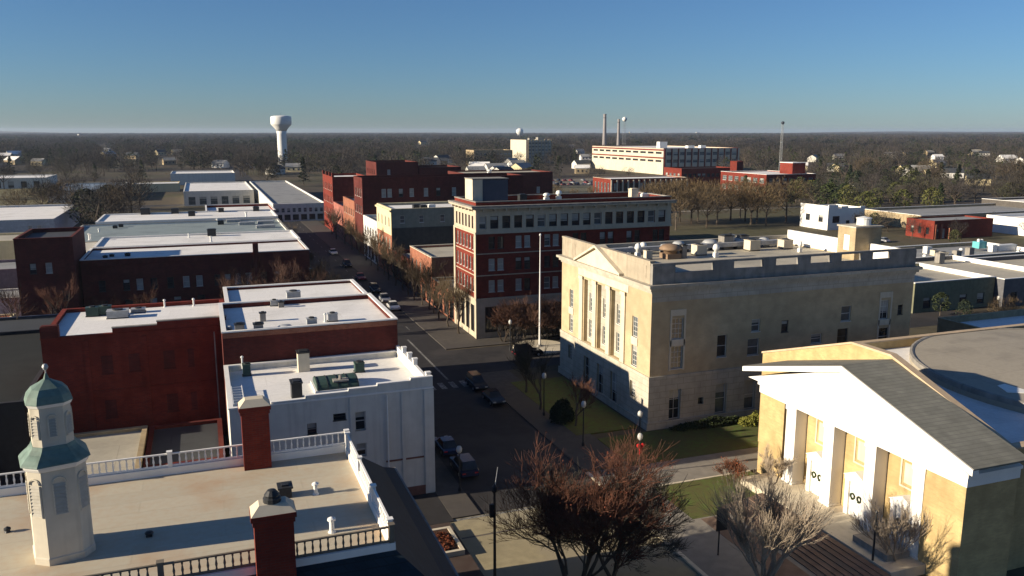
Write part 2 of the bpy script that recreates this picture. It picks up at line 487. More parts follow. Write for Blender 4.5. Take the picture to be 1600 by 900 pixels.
sheet('open_ground', mat('dry_open_ground_2', (0.22, 0.18, 0.12), .95, .5, .1, patch=(.12, .11, .07)), 100, 320, 412, 470, 0.005)
sheet('pale_walk', mat('pale_path', (.3, .27, .22), .9, .3, .3), 140, 262, 300, 303, 0.008)
sheet('rear_yard', asphalt, -140, 0.5, 57, 115, 0.006)
sheet('grass_field', mat('dry_grass', (0.17, 0.15, 0.07), .95, .4, .3), -112, -52, 430, 560, 0.01)
slab('left_sidewalk', sidewalk_m, 18.45, 21.0, 64.6, 115.5, 0.13)
slab('alley_pavement', asphalt, .5, 18.44, 64.1, 70.3, 0.1)
slab('alley_pavement', sidewalk_m, .5, 12.5, 57, 64.0, 0.11)
slab('left_sidewalk', sidewalk_m, 18.9, 21.0, 130.5, 400, 0.13)
slab('right_sidewalk', sidewalk_m, 33.5, 38.5, 70.0, 105.5, 0.13)
slab('right_sidewalk', sidewalk_m, 33.5, 39.8, 119.6, 400, 0.13)
slab('corner_sidewalk', walk_m, 33.8, 37.8, 30, 69.5, 0.13)
slab('concrete_walk', walk_m, 37.8, 54, 64.4, 69.3, 0.125)
slab('church_walk', walk_m, 37.8, 42.5, 30, 57.2, 0.128)
slab('corner_kerb', pale_stone, 33.45, 33.8, 30, 69.5, 0.16)
slab('lawn_kerb', pale_stone, 37.8, 48.8, 64.15, 64.4, 0.16)
slab('lawn', lawn_m, 37.8, 48.8, 57.2, 64.15, 0.12)
slab('lawn', lawn_m, 38.6, 60, 69.4, 77.4, 0.11)
slab('lawn', lawn_m, 36.8, 44.4, 79, 100, 0.15)
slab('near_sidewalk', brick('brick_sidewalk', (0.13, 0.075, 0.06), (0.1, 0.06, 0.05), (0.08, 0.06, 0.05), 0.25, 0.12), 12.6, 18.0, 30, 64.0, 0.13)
slab('plaza', sidewalk_m, 39.8, 60, 119.6, 124, 0.12)
# road markings
mk = MB()
for x in (25.1, 29.3):
    mk.quad((x, 104.5, 0.014), (x + 0.3, 104.5, 0.014), (x + 0.3, 128, 0.014), (x, 128, 0.014))
    for k in range(26):
        y = 134 + 9 * k; mk.quad((x + 1.9, y, 0.014), (x + 2.05, y, 0.014), (x + 2.05, y + 3, 0.014), (x + 1.9, y + 3, 0.014))
struct('lane_line', mk, line_m)
for k in range(8):
    x = 21.6 + k * 1.5
    m2 = MB(); m2.quad((x, 100.6, 0.014), (x + 0.75, 100.6, 0.014), (x + 0.75, 103.4, 0.014), (x, 103.4, 0.014)); struct('crosswalk_bar', m2, line_m)
m2 = MB(); m2.quad((18.2, 60.9, 0.014), (33.4, 60.9, 0.014), (33.4, 61.15, 0.014), (18.2, 61.15, 0.014)); struct('crosswalk_line', m2, mat('dark_joint', (0.13, 0.11, 0.09)))
m2 = MB(); m2.quad((18.2, 64.2, 0.014), (33.4, 64.2, 0.014), (33.4, 64.5, 0.014), (18.2, 64.5, 0.014)); struct('crosswalk_line', m2, line_m)

# ================================================================ ROOF ITEMS
def ac_unit(x, y, z, sx, sy, h, label, m=grey_metal, group='machines and vents on the flat roofs'):
    r = root('ac_unit', (x, y, z), label, 'air conditioner', group)
    b = MB(); b.box(x - sx / 2, x + sx / 2, y - sy / 2, y + sy / 2, z + 0.12, z + h - 0.06)
    for k in range(4):
        zz = z + 0.25 + k * (h - 0.5) / 4
        b.box(x - sx / 2 - 0.02, x + sx / 2 + 0.02, y - sy / 2 - 0.02, y - sy / 2, zz, zz + 0.05)
    b.build('body', m, r)
    s = MB(); s.box(x - sx / 2 - 0.08, x + sx / 2 + 0.08, y - sy / 2 + 0.1, y - sy / 2 + 0.22, z, z + 0.12); s.box(x - sx / 2 - 0.08, x + sx / 2 + 0.08, y + sy / 2 - 0.22, y + sy / 2 - 0.1, z, z + 0.12); s.build('skid', dark_metal, r)
    s = MB(); s.box(x - sx / 2 - 0.05, x + sx / 2 + 0.05, y - sy / 2 - 0.05, y + sy / 2 + 0.05, z + h - 0.06, z + h); s.build('top_panel', m, r)
    q = min(sx, sy) * 0.36
    s = MB(); s.lathe(x, y, [(q, z + h), (q, z + h + 0.12), (q * 0.8, z + h + 0.14), (q * 0.2, z + h + 0.1)], 12); s.build('fan_guard', dark_metal, r)
    return r
def exhaust_fan(x, y, z, rad, h, label, m=grey_metal, group='machines and vents on the flat roofs'):
    r = root('exhaust_fan', (x, y, z), label, 'roof vent', group)
    b = MB(); b.box(x - rad * .7, x + rad * .7, y - rad * .7, y + rad * .7, z, z + h * .35); b.build('curb', m, r)
    b = MB(); b.lathe(x, y, [(rad * .6, z + h * .35), (rad * .62, z + h * .55), (rad, z + h * .6), (rad, z + h * .72), (rad * .75, z + h * .92), (rad * .25, z + h)], 14); b.build('hood', m, r, True)
    return r
def vent_pipe(x, y, z, rad, h, label, m=white_metal, group='machines and vents on the flat roofs'):
    r = root('vent_pipe', (x, y, z), label, 'vent pipe', group)
    b = MB(); b.lathe(x, y, [(rad * 1.8, z), (rad * 1.2, z + 0.1), (rad, z + 0.15), (rad, z + h - 0.2)], 10); b.build('pipe', m, r)
    b = MB(); b.lathe(x, y, [(rad * 1.7, z + h - 0.2), (rad * 1.7, z + h - 0.1), (0.02, z + h)], 10); b.build('cap', m, r)
    return r
def roof_box(x, y, z, sx, sy, h, label, m=concrete, capm=None, name='roof_hatch', cat='roof hatch', group='machines and vents on the flat roofs'):
    r = root(name, (x, y, z), label, cat, group)
    b = MB(); b.box(x - sx / 2, x + sx / 2, y - sy / 2, y + sy / 2, z, z + h); b.build('body', m, r)
    b = MB(); b.box(x - sx / 2 - .08, x + sx / 2 + .08, y - sy / 2 - .08, y + sy / 2 + .08, z + h, z + h + 0.1)
    b.box(x - sx / 2 + .15, x + sx / 2 - .15, y - sy / 2 + .15, y + sy / 2 - .15, z + h + 0.1, z + h + 0.2); b.build('lid', capm or m, r)
    return r
def roof_chimney(x, y, z, sx, sy, h, label, m=deep_brick, group=None):
    r = root('chimney', (x, y, z), label, 'chimney', group)
    b = MB(); b.box(x - sx / 2, x + sx / 2, y - sy / 2, y + sy / 2, z, z + h); b.build('stack', m, r)
    b = MB(); b.box(x - sx / 2 - .1, x + sx / 2 + .1, y - sy / 2 - .1, y + sy / 2 + .1, z + h, z + h + 0.15); b.build('cap', concrete, r)
    b = MB(); b.lathe(x, y, [(0.16, z + h + .15), (0.14, z + h + .55)], 8); b.build('flue', dark_stone, r)
    return r

# ================================================================ NEAR HALL WITH CUPOLA (bottom left)
DZ, EZ = 12.0, 8.9
X0, X1, YF, YB = -26.0, 8.0, 39.2, 53.2      # the flat deck
EX, EYF, EYB = 11.8, 35.6, 56.6              # the eaves
hall = root('hall', (-7, 46, 0), 'near brick hall with a flat tan roof deck inside white balustrades above dark slate slopes', 'building')
m = MB()
hw = []
wall(m, 'E', EX - 0.5, EYF + .5, EYB - .5, 0, EZ, [(y, 1.2, z, 2.0, 'sash6') for y in (38.5, 42.2, 45.9, 49.6, 53.3) for z in (1.2, 5.2)])
wall(m, 'N', EYB - 0.5, X0 - 8, EX - .5, 0, EZ, [])
wall(m, 'S', EYF + 0.5, X0 - 8, EX - .5, 0, EZ, [])
m.build('wall', red_brick, hall)
for y in (38.5, 42.2, 45.9, 49.6, 53.3):
    for z in (1.2, 5.2): put_window(hall, (EX - 0.66, y, z), 'E', 1.18, 1.98, 'sash6')
m = MB()
A = [(X0 - 8, YF, DZ), (X1, YF, DZ), (X1, YB, DZ), (X0 - 8, YB, DZ)]
B = [(X0 - 8, EYF, EZ), (EX, EYF, EZ), (EX, EYB, EZ), (X0 - 8, EYB, EZ)]
for k in range(3):
    a, b, c, d = A[k], A[k + 1], B[k + 1], B[k]
    # slope with a slight kick at the eave
    mid = lambda p, q, t, dz: (p[0] + (q[0] - p[0]) * t, p[1] + (q[1] - p[1]) * t, p[2] + (q[2] - p[2]) * t + dz)
    e, f = mid(a, d, .75, -.25), mid(b, c, .75, -.25)
    m.quad(a, b, f, e); m.quad(e, f, c, d)
m.build('roof', slate, hall)
m = MB(); m.box(X0 - 8, EX + .12, EYF - .12, EYB + .12, EZ - .35, EZ - .012); m.build('cornice', dark_stone, hall)
m = MB(); m.box(X0 - 8, X1 - .02, YF + .02, YB - .02, DZ - .3, DZ + 0.02); m.build('deck', tan_roof, hall)
m = MB()
m.box(X0 - 8, X1 + .12, YF - .12, YF + .22, DZ - .25, DZ + .28); m.box(X0 - 8, X1 + .12, YB - .22, YB + .12, DZ - .25, DZ + .5)
m.box(X1 - .22, X1 + .12, YF + .22, YB - .22, DZ - .25, DZ + .42); m.build('deck_curb', bright_white, hall)
def baluster_mesh():
    b = MB(); b.lathe(0, 0, [(.05, 0), (.05, .08), (.035, .1), (.065, .28), (.03, .52), (.05, .6), (.05, .66)], 8)
    return b.mesh('baluster', bright_white)
BAL = baluster_mesh()
shaded_rail = mat('shaded_rail_paint', (0.20, 0.17, 0.13), .8, .3, 2, streak=.3)  # shade on the front railing is put into this darker colour
BALD = BAL.copy(); BALD.materials[0] = shaded_rail
def railing(p, q, z, posts, n, label, h=0.95, rm_=None, bal=None):
    rm_ = rm_ or bright_white; bal = bal or BAL
    r = root('balustrade', (p[0], p[1], z), label, 'balustrade', 'balustrades round the roof deck')
    p = Vector((p[0], p[1], 0)); q = Vector((q[0], q[1], 0)); d = (q - p).normalized(); w = Vector((-d.y, d.x, 0))
    def bar(z0, z1, hw_, name):
        b = MB(); c = [p + w * hw_, q + w * hw_, q - w * hw_, p - w * hw_]; b.prism([(v.x, v.y) for v in c], z0, z1); b.build(name, rm_, r)
    bar(z + .02, z + .12, .05, 'bottom_rail'); bar(z + .80, z + .88, .06, 'top_rail')
    L = (q - p).length
    for k in range(posts + 1):
        c = p + d * (L * k / posts)
        b = MB(); b.box(c.x - .13, c.x + .13, c.y - .13, c.y + .13, z, z + h); b.box(c.x - .17, c.x + .17, c.y - .17, c.y + .17, z + h, z + h + .06)
        b.build('post', rm_, r)
    for k in range(n):
        t = (k + .5) / n
        if min(abs(t * posts - round(t * posts)) * L / posts, 9) < .2: continue
        c = p + d * (L * t)
        o = bpy.data.objects.new('baluster', bal); COL.objects.link(o); o.parent = r
        o.location = (c.x - r.location[0], c.y - r.location[1], .12)
    return r
railing((-13.9, YF + .05), (X1 - .05, YF + .05), DZ + .28, 4, 58, 'front shade-toned balustrade of the near roof deck, behind the front chimney', .95, shaded_rail, BALD)
railing((-13.9, YB - .05), (X1 - .05, YB - .05), DZ + .5, 4, 58, 'rear white balustrade of the near roof deck, before the red and white walls')
railing((X1 - .05, YF + .4), (X1 - .05, YB - .4), DZ + .42, 3, 34, 'sunlit side balustrade of the near roof deck, beside the dark slope')

def big_chimney(x0, x1, y0, y1, z0, zt, label, hood):
    r = root('chimney', ((x0 + x1) / 2, (y0 + y1) / 2, z0), label, 'chimney')
    b = MB(); b.box(x0, x1, y0, y1, z0, zt - .5); b.build('stack', red_brick, r)
    for i, o in enumerate((.07, .14)):
        b = MB(); b.box(x0 - o, x1 + o, y0 - o, y1 + o, zt - .5 + i * .25, zt - .26 + i * .25); b.build('corbel', red_brick, r)
    b = MB(); i = len(b.v); o = .12
    b.v += [(x0 - o, y0 - o, zt), (x1 + o, y0 - o, zt), (x1 + o, y1 + o, zt), (x0 - o, y1 + o, zt), (x0 + .28, y0 + .2, zt + .42), (x1 - .28, y0 + .2, zt + .42), (x1 - .28, y1 - .2, zt + .42), (x0 + .28, y1 - .2, zt + .42)]
    for f in ((4, 5, 6, 7), (0, 1, 5, 4), (1, 2, 6, 5), (2, 3, 7, 6), (3, 0, 4, 7)): b.f.append(f)
    b.build('cap', pale_stone, r)
    if hood:
        b = MB(); cx, cy = (x0 + x1) / 2, (y0 + y1) / 2
        b.lathe(cx, cy, [(.42, zt + .42), (.42, zt + .62), (.34, zt + .68), (.36, zt + .78), (.2, zt + .98), (.06, zt + 1.02)], 12); b.build('flue_hood', dark_metal, r)
    return r
big_chimney(1.25, 3.05, 38.0, 39.1, 9.0, 15.35, 'front brick chimney with a pale sloped cap and dark hood', True)
big_chimney(1.35, 3.0, 52.0, 53.1, 9.0, 16.15, 'rear plain red brick chimney standing against the white wall', False)

# cupola
cx, cy = -7.75, 44.6
cup = root('cupola', (cx, cy, DZ), 'white octagonal cupola with bell-shaped green copper roofs and a ball finial', 'cupola')
O8 = math.pi / 8 + R(13)
cup_wall = mat('cupola_cream_paint', (0.60, 0.55, 0.44), .75, .12, 1.2, streak=.4)
def octo(r, prof, name, m):
    b = MB(); ca, sa = math.cos(R(13)), math.sin(R(13)); n = 8
    base = [(1.3, -.75), (1.3, .75), (.75, 1.3), (-.75, 1.3), (-1.3, .75), (-1.3, -.75), (-.75, -1.3), (.75, -1.3)]
    for rad, z in prof:
        k = rad / 1.4
        b.v += [(cx + (p[0] * ca - p[1] * sa) * k, cy + (p[0] * sa + p[1] * ca) * k, z) for p in base]
    for j in range(len(prof) - 1):
        for k in range(n): q = (k + 1) % n; b.f.append((j * n + k, j * n + q, (j + 1) * n + q, (j + 1) * n + k))
    b.f.append(tuple(range(n))[::-1]); b.f.append(tuple((len(prof) - 1) * n + k for k in range(n)))
    return b.build(name, m, r)
octo(cup, [(1.45, DZ), (1.45, DZ + .35), (1.40, DZ + .4), (1.38, 17.0)], 'lower_stage', cup_wall)
octo(cup, [(1.43, 16.85), (1.52, 17.0), (1.55, 17.12), (1.5, 17.14)], 'lower_cornice', bright_white)
octo(cup, [(1.64, 17.14), (1.6, 17.22), (1.42, 17.42), (1.2, 17.62), (1.06, 17.8), (1.0, 17.95)], 'lower_roof', copper)
octo(cup, [(.97, 17.95), (.95, 20.0)], 'upper_stage', cup_wall)
octo(cup, [(.99, 19.9), (1.05, 20.02), (1.07, 20.08)], 'upper_cornice', bright_white)
octo(cup, [(1.1, 20.08), (1.08, 20.16), (.98, 20.45), (.74, 20.75), (.4, 20.95), (.14, 21.12), (.05, 21.4)], 'dome', copper)
b = MB(); b.lathe(cx, cy, [(.03, 21.38), (.03, 21.55), (.1, 21.6), (.15, 21.72), (.1, 21.84), (.02, 21.88)], 10); b.build('finial', grey_metal, cup)
def arch_louver(rad, z0, z1, w, slats):
    for k in range(8):
        a = k * math.pi / 4 + R(13)
        n = Vector((math.cos(a), math.sin(a), 0)); u = Vector((-n.y, n.x, 0)); c = Vector((cx, cy, 0)) + n * (rad / 1.4 * (1.3 if k % 2 == 0 else 1.45) + .012)
        b = MB()
        for s in range(slats):
            z = z0 + (z1 - z0) * s / slats; dz = (z1 - z0) / slats
            p = c - u * w / 2; q = c + u * w / 2
            b.quad(tuple(p + Vector((0, 0, z)) + n * .05), tuple(q + Vector((0, 0, z)) + n * .05), tuple(q + Vector((0, 0, z + dz * .8)) - n * .0), tuple(p + Vector((0, 0, z + dz * .8)) - n * .0))
        b.build('louver', mat_louver, cup)
        b = MB()
        for sgn in (-1, 1):
            p = c + u * sgn * w / 2
            b.tube((p.x, p.y, z0 - .05), (p.x, p.y, z1 - w * .1), .05, .05, 4)
        prev = None
        for j in range(9):
            t = math.pi * j / 8; p = c + u * math.cos(t) * w / 2; z = z1 + math.sin(t) * w / 2
            if prev: b.tube(prev, (p.x, p.y, z), .05, .05, 4)
            prev = (p.x, p.y, z)
        b.tube((c - u * w / 2).to_tuple()[:2] + (z0 - .05,), (c + u * w / 2).to_tuple()[:2] + (z0 - .05,), .06, .06, 4)
        b.build('louver_frame', cup_wall, cup)
mat_louver = mat('grey_louver', (0.46, 0.43, 0.36), 0.7, 0.2, 3)
arch_louver(1.39, 14.6, 16.2, .56, 9)
arch_louver(.97, 18.45, 19.35, .34, 6)
exhaust_fan(*(-3.8, 44.8), DZ, .22, .3, 'small dark dome vent in the cupola shadow on the tan deck', dark_metal)
vent_pipe(*(5.1, 47.0), DZ, .12, .8, 'white vent pipe on the orange patch of the tan deck')
vent_pipe(*(5.3, 41.9), DZ, .13, .9, 'white vent pipe nearest the front balustrade corner')
roof_box(*(3.4, 47.4), DZ, .7, .8, .6, 'low dark roof box just behind the front chimney', dark_metal)
vent_pipe(*(-10.9, 47.9), DZ, .1, .35, 'short vent stub left of the cupola', dark_metal)
# planter and low structures by the hall
pl = root('planter', (16.2, 60.0, 0.13), 'brick planter full of brown mulch beside the pale crossing', 'planter')
b = MB(); b.box(14.9, 17.6, 58.2, 58.5, .13, .55); b.box(14.9, 17.6, 62.2, 62.5, .13, .55); b.box(14.9, 15.2, 58.5, 62.2, .13, .55); b.box(17.3, 17.6, 58.5, 62.2, .13, .55); b.build('edge', pale_stone, pl)
b = MB(); b.quad((15.2, 58.5, .48), (17.3, 58.5, .48), (17.3, 62.2, .48), (15.2, 62.2, .48)); b.build('soil', mulch, pl)
# ================================================================ WHITE BUILDING
W0, W1, WS, WN = 0.9, 18.45, 70.5, 84.4
def hole_xy(side, plane, px0, py0, px1, py1, style): pass
wb = block('white_building', 'white painted building with a stepped parapet and a white flat roof', 'building', W0, W1, WS, WN, 10.1, white_wall, white_roof, zr=9.6, t=.3, cope=bright_white,
    holes={'S': [(11.8, .95, 6.9, 1.75, 'sash'), (11.8, .9, 4.5, 1.2, 'sash'), (7.6, .8, 7.1, 1.0, 'dark'), (10.0, 1.1, 8.1, .6, 'dark'), (7.3, .4, 4.9, 1.1, 'dark'), (7.95, .4, 4.9, 1.1, 'dark')],
           'E': row(spread(72, 83, 4), 1.2, 6.2, 2.0, 'sash') + row(spread(71.5, 83.5, 3), 3.0, .6, 2.8, 'shop')})
b = MB()   # stepped parapet rising to the street end, pilaster strips and belt
for x0, x1, z in ((4.3, 7.15, 10.3), (7.15, 10.85, 10.55), (10.85, 13.4, 10.75), (13.4, 16.4, 10.95), (16.4, 18.45, 11.15)):
    b.box(x0, x1, WS, WS + .3, 10.245, z)
b.build('stepped_parapet', white_wall, wb)
b = MB()
for x0, x1, z in ((4.3, 7.15, 10.3), (7.15, 10.85, 10.55), (10.85, 13.4, 10.75), (13.4, 16.4, 10.95), (16.4, 18.45, 11.15)):
    b.box(x0, x1 - .01, WS - .05, WS + .35, z, z + .1)
b.build('parapet_cap', bright_white, wb)
b = MB(); b.box(W1 - .3, W1, WS + .3, WN, 10.245, 10.7); b.build('street_parapet', bright_white, wb)
b = MB(); b.box(17.6, 18.5, WS - .1, WS - .003, 0, 10.0); b.box(15.5, 15.8, WS - .08, WS - .003, 0, 10.0); b.box(10.9, 11.1, WS - .08, WS - .003, 4.0, 10.0); b.build('pilaster', white_wall, wb)
b = MB(); b.box(14, 17.5, WS - .06, WS - .003, 3.6, 3.75); b.box(10, 18.4, WS - .05, WS - .003, 0, .9); b.build('base_course', mat('faded_red_base', (0.25, 0.12, 0.09), streak=.3), wb)
for i, y in enumerate((71.6, 76.6, 78.8, 81.2)):
    r = root('parapet_post', (18.3, y, 10.7), ['corner post at the front of the white street parapet', 'second small white post along the street parapet', 'third small white post along the street parapet', 'farthest small white post along the street parapet'][i], 'post', 'posts on the street parapet')
    b = MB(); b.box(18.1, 18.5, y - .2, y + .2, 10.7, 11.25); b.build('shaft', bright_white, r)
    b = MB(); b.box(18.05, 18.55, y - .25, y + .25, 11.25, 11.35); b.build('cap', bright_white, r)
RZ = 9.6
r = roof_box(*(8.3, 82.1), RZ, 1.1, 1.2, 1.9, 'tan masonry shaft with dark top at the middle of the white roof', pale_stone, dark_metal, 'roof_shaft', 'roof shaft')
roof_box(*(6.7, 73.4), RZ, .9, 1.3, 1.5, 'dark louvred box at the south edge of the white roof', dark_metal, dark_metal)
ac_unit(*(13.4, 79.7), RZ, .9, .9, 1.0, 'dark air conditioner beside the black skylight throwing a long shadow', green_metal)
ac_unit(*(2.9, 82.2), RZ, .7, .8, 1.2, 'dark green condenser near the west end of the white roof', green_metal)
roof_chimney(*(10.8, 74.7), RZ, 1.2, .6, .8, 'squat brown chimney on the south parapet of the white building')
vent_pipe(*(12.3, 75.4), RZ, .12, .8, 'white pipe east of the squat brown chimney')
vent_pipe(*(2.6, 83.9), RZ, .09, 1.6, 'tall thin white pipe west of the green condenser')
vent_pipe(*(7.9, 84.9), RZ, .09, 1.3, 'thin white pipe beside the tan masonry shaft')
sk = root('skylight', (10.6, 75.6, RZ), 'large dark barrel skylight in the white roof', 'skylight')
b = MB(); n = 10
for j in range(n):
    t0, t1 = math.pi * j / n, math.pi * (j + 1) / n
    p0 = (75.7 + 1.7 * math.cos(t0), RZ + .25 + .75 * math.sin(t0)); p1 = (75.7 + 1.7 * math.cos(t1), RZ + .25 + .75 * math.sin(t1))
    b.quad((8.6, p0[0], p0[1]), (12.4, p0[0], p0[1]), (12.4, p1[0], p1[1]), (8.6, p1[0], p1[1]))
b.poly([(8.6, 75.7 + 1.7 * math.cos(math.pi * j / n), RZ + .25 + .75 * math.sin(math.pi * j / n)) for j in range(n + 1)])
b.poly([(12.4, 75.7 + 1.7 * math.cos(math.pi * j / n), RZ + .25 + .75 * math.sin(math.pi * j / n)) for j in range(n + 1)])
b.build('glazing', green_metal, sk)
b = MB(); b.box(8.4, 12.6, 73.9, 77.5, RZ, RZ + .25); b.build('curb', bright_white, sk)
for k in range(5):
    b = MB(); x = 8.7 + k * .9; prev = None
    for j in range(n + 1):
        t = math.pi * j / n; p = (x, 75.7 + 1.73 * math.cos(t), RZ + .25 + .78 * math.sin(t))
        if prev: b.tube(prev, p, .03, .03, 4)
        prev = p
    b.build('rib', dark_metal, sk)
ld = root('roof_ladder', (1.6, 73.5, RZ), 'white steel ladder rack at the west edge of the white roof', 'ladder rack')
b = MB(); b.tube((1.3, 71.5, RZ + .6), (1.3, 77, RZ + .6), .05, .05); b.tube((2.2, 71.5, RZ + .6), (2.2, 77, RZ + .6), .05, .05); b.build('rail', white_metal, ld)
for k in range(7):
    y = 71.8 + k * .8; b = MB(); b.tube((1.3, y, RZ + .6), (2.2, y, RZ + .6), .035, .035)
    b.build('rung', white_metal, ld)
b = MB()
for x in (1.3, 2.2):
    for y in (71.6, 74.2, 76.9): b.tube((x, y, RZ), (x, y, RZ + .6), .04, .04)
b.build('leg', white_metal, ld)

# ================================================================ BRICK ROW BEHIND (left)
ca = block('brick_building', 'brick building with a bright white roof right behind the white painted building', 'building', .9, 18.4, 84.6, 99.6, 13.45, deep_brick, white_roof, zr=12.95, cope=bright_white,
    holes={'E': row(spread(85.5, 99, 5), 1.2, 8.6, 2.1, 'sash') + row(spread(85.5, 99, 5), 1.2, 5.0, 2.1, 'sash') + row(spread(85.2, 99.2, 3), 3.6, .6, 2.9, 'shop')})
b = MB(); b.box(-.0 + .95, 18.35, 84.52, 84.597, 12.9, 13.4); b.build('string_course', orange_brick, ca)
cb = block('brick_building', 'brick building with a white roof and a ragged parapet, second behind the white painted building', 'building', 1.7, 18.4, 99.8, 112, 13.1, deep_brick, white_roof, zr=12.8, cope=bright_white,
    holes={'E': row(spread(100.5, 111.5, 4), 1.2, 8.6, 2.1, 'sash') + row(spread(100.5, 111.5, 4), 1.2, 5.0, 2.1, 'sash'), 'N': row(spread(3, 17.5, 6), 1.1, 7, 1.8, 'sash')})
rb = block('red_brick_building', 'deep red windowless brick building with a stepped parapet, behind the cupola', 'building', -16.3, 1.5, 93.0, 108.2, 12.3, red_brick, white_roof, zr=12.0, t=.4,
    holes={'N': row(spread(-15, 1, 6), 1.1, 6, 1.8, 'dark')})
b = MB(); b.box(-9.7, 1.5, 93.0, 93.4, 12.445, 12.95); b.box(-5.4, 1.5, 93.003, 93.4, 12.95, 13.3); b.build('stepped_parapet', red_brick, rb)
b = MB(); b.box(-9.75, -5.4, 92.94, 93.45, 12.951, 13.05); b.box(-5.45, 1.55, 92.94, 93.45, 13.301, 13.41); b.build('parapet_cap', concrete, rb)
b = MB()
for x in (-12.5, -7, -2): b.box(x, x + .5, 92.88, 92.997, 0, 11.9)
b.box(-16.3, 1.5, 92.9, 92.997, 6.2, 6.45); b.build('pilaster', red_brick, rb)
b = MB(); b.box(-16.25, -14.6, 92.7, 93.6, 12.45, 13.6); b.box(-16.15, -14.7, 92.8, 93.5, 13.6, 13.7); b.build('corner_chimney', deep_brick, rb)
g1 = 'machines and vents on the flat roofs'
for (x, y, z), sx, h, lab, kind in (
    ((4.4, 85.4, 12.95),.9,1.0,'dark box near the west end of the roof behind the white building','box'), ((2.6, 85.4, 12.95),.9,1.1,'westernmost dark box on the roof behind the white building','box'),
    ((9.7, 85.8, 12.95),1.0,1.1,'round-topped condenser at the middle of the roof behind the white building','ac'), ((12.2, 88.4, 12.95),1.0,.9,'low dark condenser east on the roof behind the white building','ac'),
    ((5.2, 91.0, 12.95),.6,.9,'slim dark box north of the long shadow on the brick row roof','box'), ((7.0, 85.4, 12.95),1.3,.7,'wide low grey cooler on the roof edge of the brick row','fan'),
    ((1.7, 87.3, 12.95),.6,.6,'small dark vent at the west parapet of the brick row','fan'), ((9.5, 101.9, 12.7),1.6,1.3,'large grey cabinet on the second white roof','ac'),
    ((7.0, 98.8, 12.95),.8,.7,'flat grey unit west of the large grey cabinet','ac'), ((7.7, 97.8, 12.95),.6,.6,'small unit just west of the large grey cabinet','box')):
    if kind == 'ac': ac_unit(x, y, z, sx, sx * .8, h, lab, grey_metal)
    elif kind == 'box': roof_box(x, y, z, sx, sx * .8, h, lab, dark_stone, dark_metal)
    else: exhaust_fan(x, y, z, sx * .6, h, lab, grey_metal)
for (x, y, z), sx, h, lab in (((-12.8, 104.8, 12.0),1.3,1.1,'left of two dark condensers on the red building roof'), ((-11.5, 105.1, 12.0),1.3,1.1,'right of two dark condensers on the red building roof'), ((-10.0, 103.1, 12.0),2.2,.9,'wide grey condenser east of the two dark ones on the red building roof'), ((-8.0, 105.3, 12.0),1.5,.5,'flat grey unit on the red building roof')):
    ac_unit(x, y, z, sx, sx * .7, h, lab, green_metal if sx < 1.4 else grey_metal)
for (x, y, z), lab in (((-1.9, 106.9, 12.0),'white vent pipe on the far edge of the red building roof'), ((-5.2, 107.4, 12.0),'thin white vent pipe near the far west parapet'), ((11.4, 88.3, 12.95),'thin vent pipe between the condensers behind the white building')):
    vent_pipe(x, y, z, .1, 1.0, lab)
for x in (0.2,):
    b = MB(); b.tube((x, 92.8, 0), (x, 92.8, 11.8), .07, .07, 8); b.build('downpipe', dark_stone, rb)
for x, z in ((-11, 8.2), (-8.4, 8.2), (-5, 8.2), (-2.6, 8.2), (-11, 3.4), (-5, 3.4), (-2.6, 3.4)):
    b = MB(); b.box(x, x + 1.1, 92.96, 92.997, z, z + 1.9); b.box(x - .08, x + 1.18, 92.92, 92.997, z - .14, z - .01); b.build('bricked_window', deep_brick, rb)
for x in (3.0, 14.2):
    b = MB(); b.tube((x, 70.38, .2), (x, 70.38, 9.9), .06, .06, 8); b.build('downpipe', white_metal, wb)
# small rear structures in the yard behind the hall
block('rear_shed', 'low flat tan roofed shed between the cupola and the red brick wall', 'shed', -14.5, -6.8, 72, 88, 3.6, tan_brick, gravel_roof, zr=3.4, holes={'S': row(spread(-14, -7.5, 3), 1, 1, 1.4, 'dark')})
block('rear_shed', 'low dark roofed shed in front of the red brick wall', 'shed', -6.6, .3, 78, 89.5, 3.0, deep_brick, dark_roof, zr=2.8, holes={'S': row(spread(-6, 0, 2), 1, 1, 1.2, 'dark')})
block('added_dark_building', 'added building, its black roof standing in for shade beside the deep red wall', 'building', -72, -17.4, 88, 121, 7.4, mat('shade_black_wall', (0.035, 0.035, 0.035)), mat('shade_black_roof', (0.018, 0.02, 0.018), .95, .4, .4), zr=7.1, cope=mat('shade_black_cap', (0.03, 0.03, 0.035)))  # added building; its black surfaces stand in for the yard's deep shade
block('dark_lot_building', 'low building with a long dark roof at the left edge, before the brick blocks', 'building', -75, -19, 128, 146, 4.4, mat('dark_clad', (0.10, 0.09, 0.085)), dark_roof, zr=4.1, cope=mat('navy_cap', (0.08, 0.09, 0.13)), holes={'S': row(spread(-60, -20, 10), 1.6, 1, 1.6, 'dark')})

